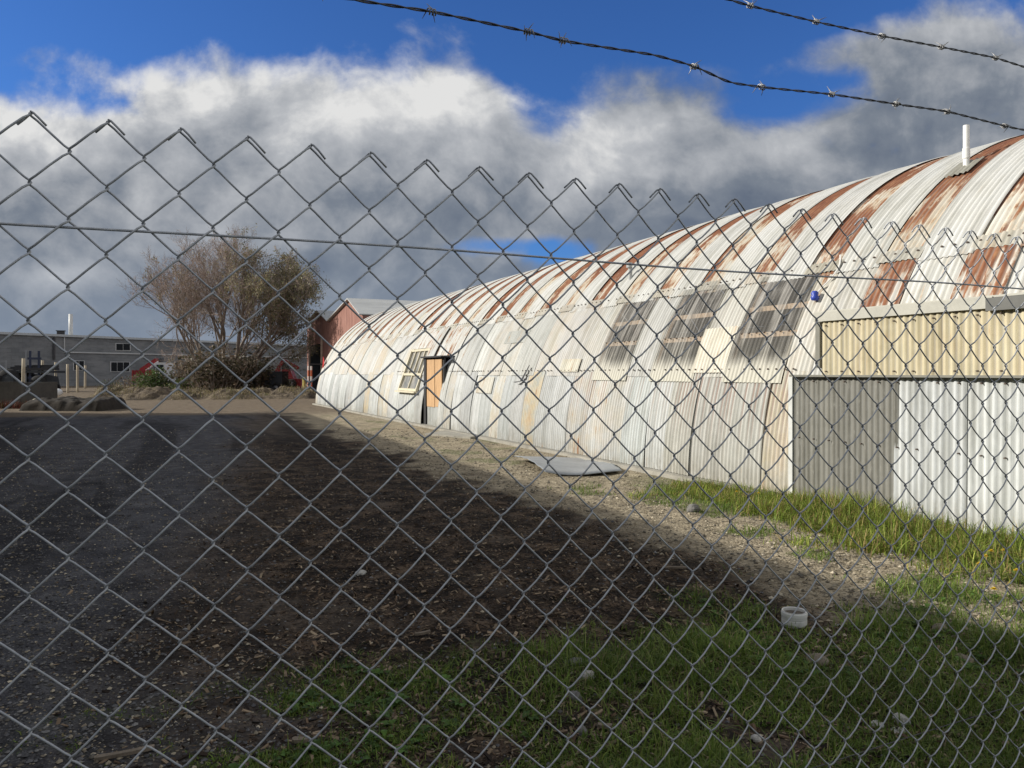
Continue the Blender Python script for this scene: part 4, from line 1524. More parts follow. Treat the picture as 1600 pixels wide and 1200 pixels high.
q = on_ground([(803, 719), (852, 742), (972, 737), (935, 716)])
n1, n2 = 14, 50
vs = np.zeros((n1, n2, 3))
for a in range(n1):
    for c in range(n2):
        s, u = a / (n1 - 1), c / (n2 - 1)
        pt = (q[0] * (1 - s) + q[1] * s) * (1 - u) + (q[3] * (1 - s) + q[2] * s) * u
        pt = pt + (0, 0, 0.035 + 0.05 * math.sin(s * 3.1) * (1 - u * 0.6) + 0.008 * math.sin(s * 30) + 0.02 * math.sin(u * 5 + s * 3) + 0.06 * (1 - u) ** 4)
        vs[a, c] = pt
m = MB()
i = np.arange(n1 - 1)[:, None]; j = np.arange(n2 - 1)[None, :]
f = np.stack([i * n2 + j, (i + 1) * n2 + j, (i + 1) * n2 + j + 1, i * n2 + j + 1], -1).reshape(-1, 4)
m.add(vs.reshape(-1, 3), f)
o = m.build('metal_sheet', pbr('dented_zinc_sheet', (0.30, 0.32, 0.34), 0.42, metal=0.3, var=0.2, scale=2.5), smooth=True)
sm = o.modifiers.new('thick', 'SOLIDIFY'); sm.thickness = 0.012; sm.offset = -1
tag(o, 'bent grey metal sheet lying flat on the gravel beside the hut', 'metal sheet')
q = on_ground([(664, 680), (735, 686), (770, 680), (700, 674)])
m = MB()
m.hexa([*(v - (0, 0, 0.1) for v in q), *(v + (0, 0, 0.05) for v in q)])
tag(m.build('concrete_pad', m_conc), 'low concrete door pad on the ground outside the boarded doorway', 'concrete slab')

# dandelions
m_yell = pbr('dandelion_yellow', (0.62, 0.44, 0.02), 0.7, var=0.15, scale=60)
m_stem = pbr('dandelion_stem', (0.10, 0.15, 0.03), 0.6, var=0.2, scale=30)
proto = None
for (dx, dy) in ((1540, 878), (1549, 872), (1530, 893), (1568, 867), (1553, 934), (1185, 768), (1151, 765), (1168, 772), (1588, 905)):
    p = G(dx, dy, 0.12)
    p[2] = float(hground(p[0], p[1]))
    if proto is None:
        proto = thing('dandelion', 'small yellow dandelion flower standing in the sunlit grass by the hut', 'flower', (0, 0, 0), 'dandelions in the grass by the hut')
        m = MB(); m.tube([(0, 0, 0), (0.004, 0.002, 0.08), (0.0, 0.0, 0.15)], 0.002, 5); m.build('stem', m_stem, proto)
        m = MB()
        for ring, (rr, zz_) in enumerate(((0.020, 0.150), (0.014, 0.157), (0.008, 0.161))):
            for q in range(12):
                a = q * 0.5236 + ring * 0.26
                d = np.array([math.cos(a), math.sin(a), 0]); s = np.array([-d[1], d[0], 0]) * rr * 0.26
                m.add([np.array((0, 0, 0.150)) - s * 0.5, np.array((0, 0, 0.150)) + s * 0.5, d * rr + s + (0, 0, zz_), d * rr - s + (0, 0, zz_)], [(0, 1, 2, 3)])
        m.build('flower_head', m_yell, proto)
        o = proto
    else:
        o = copy_tree(proto)
    o.location = tuple(p)

# ------------------------------------------------------------------ far side of the yard
# earth bank across the end of the yard
def bank(name, pix0, pix1, dep, hgt, wid, seed, pw=1.7, amp=0.75):
    p0, p1 = G(*pix0), G(*pix1)
    d = p1 - p0; L = np.linalg.norm(d[:2]); d = d / L
    s = np.array([-d[1], d[0], 0])
    if np.dot(s, np.array([SN, CS, 0])) < 0:
        s = -s
    na, nb = int(L / 0.09) + 2, 44
    A, B = np.meshgrid(np.linspace(0, 1, na), np.linspace(-1, 1, nb), indexing='ij')
    prof = np.clip(1 - np.abs(B) ** pw, 0, 1)
    ends = sstep(A, 0, 0.06) * (1 - sstep(A, 0.94, 1))
    X = p0[0] + d[0] * A * L + s[0] * (B + 0.3) * wid; Y = p0[1] + d[1] * A * L + s[1] * (B + 0.3) * wid
    Z = hgt * prof * ends * (0.55 + 0.8 * fbm(X + seed, Y, 3, 0.35)) + (fbm(X, Y + seed, 3, 1.3) - 0.5) * amp * prof + (fbm(X + 3, Y + seed, 3, 5.0) - 0.5) * 0.24 * np.sqrt(prof) - 0.12 * (1 - prof) - 0.06
    mm = MB()
    i = np.arange(na - 1)[:, None]; j = np.arange(nb - 1)[None, :]
    f = np.stack([i * nb + j, i * nb + j + 1, (i + 1) * nb + j + 1, (i + 1) * nb + j], -1).reshape(-1, 4)
    mm.add(np.stack([X, Y, Z], -1).reshape(-1, 3), f)
    return mm, X, Y, Z


m_bank, t, b = new_mat('dry_earth_bank')
P = t.coord('Object')
n1 = t.noise(P, 1.3, 6, 0.65); n2 = t.noise(P, 9, 4, 0.6)
t.put(b.inputs['Base Color'], t.ramp(t.math('ADD', t.math('MULTIPLY', n1, 0.6), t.math('MULTIPLY', n2, 0.4)),
      [(0.36, (0.03, 0.022, 0.015)), (0.5, (0.10, 0.075, 0.048)), (0.62, (0.22, 0.175, 0.11))]))
b.inputs['Roughness'].default_value = 0.95
t.put(b.inputs['Normal'], t.bump(n2, 0.8, 0.1))
mm, X, Y, Z = bank('bank', (130, 625), (500, 622), 45, 0.62, 2.2, 3.0)
o = struct(mm.build('earth_bank', m_bank, smooth=True))
k = RNG.random(X.size) < 0.9
idx = RNG.integers(0, X.size, 9000)
bx_, by_, bz_ = X.ravel()[idx] + RNG.normal(0, .1, 9000), Y.ravel()[idx] + RNG.normal(0, .1, 9000), Z.ravel()[idx]
cl = np.array([(0.30, 0.24, 0.13), (0.22, 0.18, 0.10), (0.36, 0.30, 0.18), (0.11, 0.12, 0.04)])[RNG.integers(0, 4, 9000)]
bm = blades(bx_, by_, RNG.uniform(0.06, 0.30, 9000) * (fbm(bx_, by_, 3, 0.6) > 0.47), np.full(9000, 0.03), cl, 0.7, 2, z0=bz_ - 0.03)
tag(bm.build('dry_grass', m_leaf), 'dry straw coloured grass covering the low earth bank', 'grass', kind='stuff')

# dark earth mound at the left end
mm, X, Y, Z = bank('m', (45, 641), (175, 641), 33, 0.52, 1.3, 8.0, 9.0, 0.16)
o = mm.build('earth_mound', pbr('dark_soil', (0.026, 0.021, 0.016), 0.95, var=0.5, scale=2, bump=0.8, bscale=6), smooth=True)
tag(o, 'dark steep sided soil heap at the left end of the yard', 'soil heap')

# concrete bin at far left
c0 = G(33, 637)
blk = MB()
rz = -YAW
for (a, c) in (((-4.2, 0.0, -0.1), (0.0, 0.22, 1.20)), ((-0.22, 0.22, -0.1), (0.0, 2.8, 1.16)), ((-4.2, 0.22, -0.1), (-3.98, 2.8, 1.15))):
    blk.box(np.array(a) + c0 * (1, 1, 0), np.array(c) + c0 * (1, 1, 0), rz, (c0[0], c0[1]))
o = blk.build('concrete_bin', pbr('shade_dark_concrete', (0.075, 0.07, 0.062), 0.9, var=0.35, scale=1.2, bump=0.3))  # concrete colour lowered to paint in the shade on its front
tag(o, 'shade darkened concrete walled bin at the far left edge', 'concrete bin')
# rust red weeds at its foot
n = 900
rx = RNG.uniform(-3.5, 0.6, n); ry = -np.abs(RNG.normal(0.2, 0.25, n))
wx = c0[0] + rx * CS + ry * SN; wy = c0[1] - rx * SN + ry * CS
m = blades(wx, wy, RNG.uniform(0.15, 0.55, n), np.full(n, 0.03), np.array([(0.13, 0.035, 0.025), (0.08, 0.03, 0.02), (0.10, 0.07, 0.03)])[RNG.integers(0, 3, n)], 0.5, 2)
tag(m.build('red_weeds', m_leaf), 'reddish brown weeds at the foot of the concrete bin', 'weeds', kind='stuff')
# rubbish
def sack(px, py, wpx, hpx, label, mat, name='rubbish_bag', cat='bag', zb=0.0):
    p = G(px, py); zc = p[0] * SN + p[1] * CS
    a, h_ = wpx / F_PX * zc / 2, hpx / F_PX * zc
    th = np.linspace(0, 2 * math.pi, 16, endpoint=False); ph = np.linspace(-1.2, math.pi / 2, 8)
    TH, PHI = np.meshgrid(th, ph)
    qn = 0.75 + 0.5 * fbm(np.cos(TH) * 2 + px, np.sin(TH) * 2 + PHI * 2, 3, 1.0)
    v = np.stack([a * qn * np.cos(TH) * np.cos(PHI), a * 0.7 * qn * np.sin(TH) * np.cos(PHI), zb + h_ * (0.35 + 0.65 * np.sin(PHI) * qn)], -1).reshape(-1, 3) + p
    i = np.arange(7)[:, None]; j = np.arange(16)[None, :]
    f = np.stack([i * 16 + j, i * 16 + (j + 1) % 16, (i + 1) * 16 + (j + 1) % 16, (i + 1) * 16 + j], -1).reshape(-1, 4)
    m = MB(); m.add(v, f)
    tag(m.build(name, mat, loc=p, smooth=True), label, cat)


m_wplas = pbr('white_plastic_film', (0.70, 0.71, 0.72), 0.5, var=0.1, scale=3)
sack(88, 626, 18, 9, 'crumpled white plastic bag behind the dark soil heap', m_wplas, zb=0.35)
sack(73, 628, 15, 8, 'greyish plastic bag left of the white bag', pbr('grey_plastic_film', (0.38, 0.42, 0.50), 0.5, var=0.15), zb=0.30)
sack(57, 637, 18, 9, 'pale lump of broken plasterboard at the left foot of the soil heap', pbr('plasterboard', (0.5, 0.46, 0.38), 0.9, var=0.2, scale=6), 'rubble_lump', 'rubble', zb=0.15)
sack(464, 617, 14, 8, 'small red plastic bag on the bank near the far end of the hut', pbr('red_plastic_film', (0.55, 0.03, 0.02), 0.5, var=0.12), zb=0.12)
sack(172, 628, 6, 4, 'tiny white scrap beside the right end of the soil heap', m_wplas, 'plastic_scrap', 'litter', zb=0.05)

# timber posts of an old fence on the left
m_post = pbr('pale_timber_post', (0.46, 0.40, 0.30), 0.85, var=0.22, scale=3, stretch=(1, 1, 0.15))
posts = [(36, 560, 636, 5.0, 0.010, 'nearest and tallest pale timber post beside the concrete bin'),
         (65, 563, 612, 4.0, 0.03, 'pale timber post, second along from the concrete bin'),
         (87, 566, 610, 3.6, 0.0, 'pale timber post behind the white plastic bag'),
         (106, 569, 614, 3.6, -0.01, 'pale timber post right of the white bag, fourth from the bin'),
         (121, 567, 613, 3.4, 0.0, 'pale timber post, second from the right end of the old post row'),
         (133, 571, 607, 3.2, 0.01, 'pale timber post at the right end of the old post row')]
for (px, yt, yb, wpx, tl, lab) in posts:
    p = G(px, yb); zc = p[0] * SN + p[1] * CS
    h_ = (yb - yt) / F_PX * zc; r = 1.05 * wpx / F_PX * zc / 2
    m = MB()
    zs = np.linspace(-0.2, h_, 6)
    m.tube(np.stack([p[0] + tl * zs, p[1] + 0 * zs, zs], -1), r * np.array([1.05, 1.0, 1.0, 0.97, 0.96, 0.93]), 10)
    tag(m.build('fence_post', m_post, loc=p, smooth=True), lab, 'post', 'timber posts on the left')

# ---- grey block building behind
A_ = at_depth(0, 583, 86.0); B_ = at_depth(480, 583, 126.0)
wd_ = (B_ - A_); wl = np.linalg.norm(wd_[:2]); wd_ = wd_ / wl
wn_ = np.array([wd_[1], -wd_[0], 0.0])            # towards the viewer
A0 = A_ - wd_ * 30


def wall_pt(x, y, out=0.0):
    d = ray(x, y)
    den = d[0] * wn_[0] + d[1] * wn_[1]
    k = (A_[0] * wn_[0] + A_[1] * wn_[1]) / den
    p = np.array([0, 0, EYE]) + d * k
    return p + wn_ * out


bld = thing('block_building', 'long low grey painted block building behind the tree', 'building', (A_[0], A_[1], 0))
m_blk, t, b = new_mat('grey_painted_blockwork')
P = t.coord('Object')
bt = t.n.new('ShaderNodeTexBrick')
ca, sa = wd_[0], wd_[1]
ps = t.sep(P)
along = t.math('ADD', t.math('MULTIPLY', ps[0], float(ca)), t.math('MULTIPLY', ps[1], float(sa)))
t.put(bt.inputs['Vector'], t.comb(along, ps[2], 0.0))
bt.inputs['Scale'].default_value = 1.0
bt.inputs['Brick Width'].default_value = 0.8; bt.inputs['Row Height'].default_value = 0.4; bt.inputs['Mortar Size'].default_value = 0.02
bt.inputs['Color1'].default_value = (0.215, 0.225, 0.235, 1); bt.inputs['Color2'].default_value = (0.165, 0.175, 0.185, 1); bt.inputs['Mortar'].default_value = (0.15, 0.155, 0.16, 1)
nn = t.noise(t.mapping(P, (0.4, 0.4, 1.3)), 0.9, 6, 0.65)
t.put(b.inputs['Base Color'], t.mix(t.smooth(nn, 0.40, 0.66, 0.0, 0.8), bt.outputs[0], (0.28, 0.285, 0.29)))
b.inputs['Roughness'].default_value = 0.9
HB = EYE + (583 - 522) / F_PX * 86.0
BE = A_ + wd_ * (wl + 12)
m = MB()
v = []
back = -wn_ * 18
for p in (A0, BE, BE + back, A0 + back):
    v.append((p[0], p[1], -0.2))
for p in (A0, BE, BE + back, A0 + back):
    v.append((p[0], p[1], HB))
m.hexa(v); m.build('wall', m_blk, bld)
m = MB()
v = []
for zz in (HB - 0.02, HB + 0.26):
    for p in (A0 + wn_ * 0.25 - wd_ * 0.2, BE + wn_ * 0.25 + wd_ * 0.2, BE + back, A0 + back):
        v.append((p[0], p[1], zz))
m.hexa(v); m.build('roof_edge', pbr('pale_roof_trim', (0.50, 0.53, 0.55), 0.6, var=0.1, scale=1), bld)
m_wink = pbr('dark_window', (0.018, 0.021, 0.025), 0.5, var=0.2, scale=2, spec=0.1)
m_wfr = pbr('pale_window_frame', (0.55, 0.56, 0.56), 0.6, var=0.08)


def wall_rect(mb, x0, y0, x1, y1, out, th=0.06):
    c = [wall_pt(x0, y1, out), wall_pt(x1, y1, out), wall_pt(x1, y0, out), wall_pt(x0, y0, out)]
    zb = c[0][2]; zt = c[3][2]
    a, d = c[0], c[1]
    v = [(a[0], a[1], zb), (d[0], d[1], zb), (d[0], d[1], zt), (a[0], a[1], zt)]
    v = np.array(v); v2 = v + wn_ * th
    mb.hexa([v[0], v[1], v[2], v[3], v2[0], v2[1], v2[2], v2[3]])


for (x0, y0, x1, y1, nb) in ((181, 537, 203, 547, 2), (173, 566, 202, 580, 3), (115, 564, 131, 578, 2)):
    m = MB(); wall_rect(m, x0 - 0.9, y0 - 0.9, x1 + 0.9, y1 + 0.9, 0.0, 0.05); fr_ = m.build('window', m_wfr, bld)
    for q in range(nb):
        w_ = (x1 - x0) / nb
        m = MB(); wall_rect(m, x0 + q * w_ + 0.45, y0, x0 + (q + 1) * w_ - 0.45, y1, 0.05, 0.03); m.build('pane', m_wink, fr_)
m = MB()
wall_rect(m, 99.3, 527, 100.7, 551, 0.02, 0.12)
wall_rect(m, 100.7, 549.4, 480, 551.2, 0.02, 0.12)
m.build('pipe_run', m_wfr, bld)
m = MB(); wall_rect(m, 82, 527, 85, 562, 0.01, 0.2); m.build('downpipe', pbr('dark_downpipe', (0.07, 0.07, 0.075), 0.7), bld)
p = wall_pt(128, 523, -2.5)
m = MB(); m.tube([(p[0], p[1], HB), (p[0], p[1], HB + 3.0)], 0.24, 14); m.build('chimney', pbr('white_flue', (0.66, 0.66, 0.64), 0.5, var=0.1), bld, smooth=True)
p = wall_pt(109, 523, -2.0)
m = MB(); m.box((p[0] - 0.4, p[1] - 0.4, HB + 0.2), (p[0] + 0.4, p[1] + 0.4, HB + 0.75)); m.box((p[0] - 0.5, p[1] - 0.5, HB + 0.76), (p[0] + 0.5, p[1] + 0.5, HB + 0.84)); m.build('roof_vent', m_black, bld)

# ---- red gabled shed beyond the hut
RX = 12.6
prof = [(78.0, 4.3), (72.8, 6.25), (66.7, 6.96), (62.4, 5.80), (54.9, 6.96), (51.2, 5.55), (44.5, 6.90), (41.5, 5.9)]
prof = prof[1:6]
red = thing('gabled_shed', 'rust red corrugated shed with saw tooth gables beyond the far end of the hut', 'shed', (RX, 60, 0))
m_red, t, b = new_mat('rust_red_corrugated_cladding')
P = t.coord('Object')
wv = t.math('SINE', t.math('MULTIPLY', t.sep(P)[1], 30.0))
nr = t.noise(t.mapping(P, (1, 2.0, 0.25)), 1.6, 6, 0.65)
t.put(b.inputs['Base Color'], t.ramp(nr, [(0.32, (0.19, 0.085, 0.065)), (0.5, (0.27, 0.125, 0.095)), (0.66, (0.36, 0.19, 0.15))]))
b.inputs['Roughness'].default_value = 0.8
t.put(b.inputs['Normal'], t.bump(wv, 0.5, 0.04))
m = MB()
dy0, dy1, dz = 65.6, 71.0, 4.15
ys = sorted(set([q[0] for q in prof] + [dy0, dy1]), reverse=True)
py = [q[0] for q in prof][::-1]; pz = [q[1] for q in prof][::-1]
for a, c in zip(ys[:-1], ys[1:]):
    za, zb = np.interp(a, py, pz), np.interp(c, py, pz)
    z0 = dz if (a <= dy1 and c >= dy0) else -0.1
    m.add([(RX, a, z0), (RX, c, z0), (RX, c, zb), (RX, a, za)], [(0, 1, 2, 3)])
m.add([(RX, 72.8, -0.1), (RX + 26, 72.8, -0.1), (RX + 26, 72.8, 6.25), (RX, 72.8, 6.25)], [(0, 1, 2, 3)])
m.add([(RX, 51.2, -0.1), (RX, 51.2, 5.55), (RX + 26, 51.2, 5.55), (RX + 26, 51.2, -0.1)], [(0, 1, 2, 3)])
m.build('wall', m_red, red)
m_zinc = pbr('pale_zinc_roof', (0.44, 0.45, 0.44), 0.55, var=0.15, scale=1.0, stretch=(0.3, 2, 1))
m = MB()
for (a, za), (c, zc_r) in zip(prof[:-1], prof[1:]):
    A1 = np.array((RX - 0.25, a, za + 0.03)); C1 = np.array((RX - 0.25, c, zc_r + 0.03)); e = np.array((27.0, 0, 0)); u_ = np.array((0, 0, 0.08))
    m.hexa([A1, A1 + e, C1 + e, C1, A1 + u_, A1 + e + u_, C1 + e + u_, C1 + u_])
m.build('roof', m_zinc, red)
m = MB()
m.hexa([(RX + 9, 54.0, 6.93), (RX + 14, 54.0, 6.93), (RX + 14, 52.3, 6.28), (RX + 9, 52.3, 6.28), (RX + 9, 54.0, 6.97), (RX + 14, 54.0, 6.97), (RX + 14, 52.3, 6.32), (RX + 9, 52.3, 6.32)])
m.build('skylight', pbr('white_skylight', (0.75, 0.75, 0.73), 0.4, var=0.05), red)
m = MB(); m.box((RX + 3.0, dy0 - 1, -0.05), (RX + 3.1, dy1 + 1.0, dz + 0.4)); m.box((RX + 0.02, dy0 - 0.12, 0), (RX + 3.0, dy0, dz)); m.box((RX + 0.02, dy1, 0), (RX + 3.0, dy1 + 0.12, dz)); m.box((RX + 0.02, dy0 - 0.12, dz), (RX + 3.0, dy1 + 0.12, dz + 0.1))
m.build('doorway', pbr('dark_interior', (0.06, 0.07, 0.08), 0.8, var=0.2), red)
m = MB()
for yy in (dy1 + 0.15, dy0 - 0.15):
    m.box((RX - 0.12, yy - 0.16, 0), (RX - 0.01, yy + 0.16, dz + 0.5))
m.build('door_jamb', pbr('cream_jamb', (0.55, 0.42, 0.32), 0.7, var=0.2), red)

# ---- red and white marker poles, gate frame and odd machines in front of it
m_rw, t, b = new_mat('red_white_banding')
zz_ = t.sep(t.coord('Object'))[2]
band = t.math('GREATER_THAN', t.math('FRACT', t.math('MULTIPLY', zz_, 1.1)), 0.5)
t.put(b.inputs['Base Color'], t.mix(band, (0.70, 0.68, 0.64), (0.50, 0.12, 0.04)))
for (px, yt, yb, lab) in ((482, 557, 616, 'left of the two red and white banded poles by the red shed'), (486.5, 557, 617, 'right of the two red and white banded poles by the red shed')):
    p = G(px, yb); zc = p[0] * SN + p[1] * CS
    m = MB(); m.tube([(p[0], p[1], -0.1), (p[0], p[1], (yb - yt) / F_PX * zc * 0.75)], 0.06, 10); m.lathe([(0.13, 0), (0.13, 0.05), (0.06, 0.06)], p, 10)
    tag(m.build('marker_pole', m_rw, loc=p), lab, 'pole', 'banded poles by the red shed')
p = G(475, 615); zc = p[0] * SN + p[1] * CS
m = MB(); m.tube([p, p + (0, 0, 1.1)], 0.11, 10); m.lathe([(0.11, 1.1), (0.15, 1.12), (0.15, 1.2), (0.0, 1.3)], p, 10)
tag(m.build('bollard', pbr('faded_yellow_paint', (0.48, 0.42, 0.12), 0.6, var=0.2), loc=p), 'faded yellow bollard left of the banded poles', 'bollard')
gp = G(492, 615); 
m = MB()
for dx in (0, 1.5):
    q = gp + np.array((CS, -SN, 0)) * (dx - 0.4); m.beam(q, q + (0, 0, 2.4), 0.12, 0.12, up=(1, 0, 0))
q0 = gp + np.array((CS, -SN, 0)) * -0.4; q1 = gp + np.array((CS, -SN, 0)) * 1.1
for zz in (2.3, 1.2): m.beam(q0 + (0, 0, zz), q1 + (0, 0, zz), 0.1, 0.1)
tag(m.build('steel_frame', m_black, loc=gp), 'dark steel frame standing at the corner of the hut', 'frame')
xh, zh = arc(math.asin(2.05 / HR))
m = MB(); m.add([(xh - 0.10, HY1 - 0.1, 1.75), (xh - 0.10, HY1 - 0.6, 2.15), (xh - 0.06, HY1 - 0.1, 2.45), (xh - 0.08, HY1 - 0.1, 1.75), (xh - 0.08, HY1 - 0.6, 2.15), (xh - 0.04, HY1 - 0.1, 2.45)],
                [(0, 1, 2), (5, 4, 3)])
m.add([(xh - 0.10, HY1 - 0.1, 1.75), (xh - 0.10, HY1 - 0.6, 2.15), (xh - 0.06, HY1 - 0.1, 2.45), (xh - 0.08, HY1 - 0.1, 1.75), (xh - 0.08, HY1 - 0.6, 2.15), (xh - 0.04, HY1 - 0.1, 2.45)], [(0, 3, 4, 1), (1, 4, 5, 2), (2, 5, 3, 0)])
tag(m.build('sign_plate', pbr('red_sign_paint', (0.45, 0.02, 0.02), 0.5, var=0.1)), 'small red plate fixed to the far corner of the hut', 'sign')

m_redp = pbr('worn_red_paint', (0.24, 0.018, 0.022), 0.45, var=0.2, scale=2)
m_whp = pbr('white_vehicle_paint', (0.62, 0.63, 0.64), 0.35, var=0.08, scale=2)
m_tyre = pbr('tyre_rubber', (0.018, 0.018, 0.019), 0.85, var=0.2, scale=10)
m_dkm = pbr('dark_machine_paint', (0.035, 0.04, 0.045), 0.6, var=0.3, scale=2)
m_stl = pbr('grey_steel', (0.30, 0.31, 0.32), 0.4, metal=0.5, var=0.2)


class Loc:
    """builds in a local frame: x to the right in view, y away, z up"""
    def __init__(self, px, py, turn=0.0):
        self.p = G(px, py); self.p[2] = 0
        self.zc = self.p[0] * SN + self.p[1] * CS
        a = -YAW + turn
        self.c, self.s = math.cos(a), math.sin(a)

    def __call__(self, v):
        v = np.asarray(v, float).reshape(-1, 3)
        return np.stack([self.p[0] + self.c * v[:, 0] - self.s * v[:, 1], self.p[1] + self.s * v[:, 0] + self.c * v[:, 1], v[:, 2]], -1)


def wheel(parent, L, x, y, r, wdt, name='wheel'):
    m = MB()
    a = np.arange(20) * 2 * math.pi / 20
    prof_ = [(r * 0.55, -wdt / 2), (r * 0.92, -wdt / 2), (r, -wdt * 0.35), (r, wdt * 0.35), (r * 0.92, wdt / 2), (r * 0.55, wdt / 2)]
    v = np.array([[(x + q[0] * math.cos(k), y + q[1], r + q[0] * math.sin(k)) for k in a] for q in prof_]).reshape(-1, 3)
    i = np.arange(5)[:, None]; j = np.arange(20)[None, :]
    f = np.stack([i * 20 + j, i * 20 + (j + 1) % 20, (i + 1) * 20 + (j + 1) % 20, (i + 1) * 20 + j], -1).reshape(-1, 4)
    m.add(L(v), f); tw = m.build(name, m_tyre, parent, smooth=True)
    m = MB()
    prof_ = [(0.001, -wdt * 0.42), (r * 0.2, -wdt * 0.42), (r * 0.3, -wdt * 0.25), (r * 0.56, -wdt * 0.45), (r * 0.56, wdt * 0.45), (0.001, wdt * 0.3)]
    v = np.array([[(x + q[0] * math.cos(k), y + q[1], r + q[0] * math.sin(k)) for k in a] for q in prof_]).reshape(-1, 3)
    m.add(L(v), f); m.build('rim', m_dkm if r > 0.5 else m_stl, tw, smooth=True)


# crane lorry left of the tree
L = Loc(240, 606)
tr = thing('crane_lorry', 'red crane lorry with folded boom and white cab beside the green bush', 'lorry', L.p)
def lbox(lo, hi): 
    m = MB(); m.box(lo, hi, M=L); return m
m = lbox((-1.8, -1.1, 0.55), (1.9, 1.1, 0.75)); m.build('chassis', m_dkm, tr)
m = lbox((-1.8, -1.15, 0.76), (0.6, 1.15, 1.9)); 
for q in np.arange(-1.7, 0.6, 0.38): m.box((q, -1.2, 0.78), (q + 0.08, -1.15, 1.95), M=L)
m.build('tray', m_redp, tr)
m = MB()
m.hexa(L([(0.65, -1.1, 0.76), (1.95, -1.1, 0.76), (1.95, 1.1, 0.76), (0.65, 1.1, 0.76), (0.65, -1.05, 2.75), (1.6, -1.05, 2.75), (1.6, 1.05, 2.75), (0.65, 1.05, 2.75)])); cabo = m.build('cab', m_whp, tr)
m = MB(); m.hexa(L([(0.80, -1.13, 1.75), (1.66, -1.13, 1.75), (1.66, -1.09, 1.75), (0.80, -1.09, 1.75), (0.82, -1.10, 2.5), (1.55, -1.10, 2.5), (1.55, -1.05, 2.5), (0.82, -1.05, 2.5)])); m.build('side_window', m_wink, cabo)
m = MB()
m.beam(L((0.3, 0, 1.8))[0], L((0.3, 0, 2.6))[0], 0.45, 0.45, up=(1, 0, 0)); m.build('crane_post', m_dkm, tr)
m = MB(); m.beam(L((-1.55, -0.3, 1.5))[0], L((0.62, -0.2, 3.05))[0], 0.36, 0.42); m.beam(L((-1.5, 0.2, 1.9))[0], L((0.2, 0.2, 3.05))[0], 0.30, 0.36); bo = m.build('boom', m_redp, tr)
m = MB(); m.beam(L((-1.3, -0.55, 1.35))[0], L((0.75, -0.55, 2.85))[0], 0.13, 0.13); m.build('hydraulic_ram', m_whp, bo)
m = MB(); m.beam(L((0.25, 0.0, 2.85))[0], L((1.0, 0.0, 3.05))[0], 0.5, 0.35); m.build('crane_head', m_dkm, tr)
for (wx_, wy_) in ((-1.1, -1.0), (1.35, -1.0), (-1.1, 1.0), (1.35, 1.0)):
    wheel(tr, L, wx_, wy_, 0.45, 0.28)

# old flatbed trailer with a big wheel at far left
L = Loc(38, 612)
tl = thing('flatbed_trailer', 'dark old flatbed farm trailer loaded with steel bars behind the posts at far left', 'trailer', L.p)
m = lbox((-4.2, -0.9, 1.62), (3.0, 0.9, 1.80)); m.build('deck', m_dkm, tl)
m = MB()
for q in range(7):
    m.beam(L((-1.0 + 0.2 * q, -0.8 + 0.25 * q, 1.92 + 0.12 * (q % 3)))[0], L((3.2 - 0.1 * q, -0.7 + 0.22 * q, 1.96 + 0.13 * (q % 3)))[0], 0.16, 0.2)
m.build('steel_bars', m_black, tl)
m = MB()
for q in np.arange(-4.0, -0.9, 0.75): m.beam(L((q, -0.85, 1.8))[0], L((q, -0.85, 2.7))[0], 0.08, 0.08, up=(1, 0, 0))
m.beam(L((-4.1, -0.85, 2.0))[0], L((-0.9, -0.85, 2.0))[0], 0.06, 0.07)
m.build('side_rail', m_stl, tl)
wheel(tl, L, -0.65, -1.05, 0.98, 0.36); wheel(tl, L, 1.9, -1.05, 0.70, 0.3); wheel(tl, L, -0.65, 1.05, 0.98, 0.36)
m = MB(); m.lathe([(0.0, 0.0), (0.55, 0.02), (0.6, 0.25), (0.46, 0.5), (0.0, 0.55)], L((-1.9, -1.15, 1.0))[0], 14); m.build('mud_guard', m_post, tl)

# fork mast machine
L = Loc(60, 612)
fk = thing('forklift', 'dark blue forklift with upright H shaped mast in front of the grey building', 'forklift', L.p)
m_blu = pbr('dark_blue_paint', (0.025, 0.035, 0.07), 0.5, var=0.2)
m = MB()
for q in (-0.32, 0.42): m.beam(L((q, -0.6, 0.3))[0], L((q, -0.6, 3.5))[0], 0.22, 0.16, up=(1, 0, 0))
for zz in (2.85, 1.2): m.beam(L((-0.5, -0.62, zz))[0], L((0.6, -0.62, zz))[0], 0.16, 0.18)
m.build('mast', m_blu, fk)
m = MB(); m.beam(L((-0.72, -0.55, 0.3))[0], L((-0.72, -0.55, 3.55))[0], 0.09, 0.08, up=(1, 0, 0)); m.build('guard_rail', m_stl, fk)
m = MB(); m.hexa(L([(-0.7, -0.4, 0.35), (0.8, -0.4, 0.35), (0.8, 1.8, 0.35), (-0.7, 1.8, 0.35), (-0.65, -0.4, 1.5), (0.75, -0.4, 1.5), (0.75, 1.6, 1.3), (-0.65, 1.6, 1.3)])); m.build('body', m_dkm, fk)
m = MB()
for q in (-0.35, 0.40): m.beam(L((q, -1.7, 0.35))[0], L((q, -0.6, 0.35))[0], 0.12, 0.06)
m.build('forks', m_black, fk)
for (wx_, wy_) in ((-0.7, 0.0), (0.8, 0.0), (-0.6, 1.4), (0.7, 1.4)): wheel(fk, L, wx_, wy_, 0.34, 0.25)

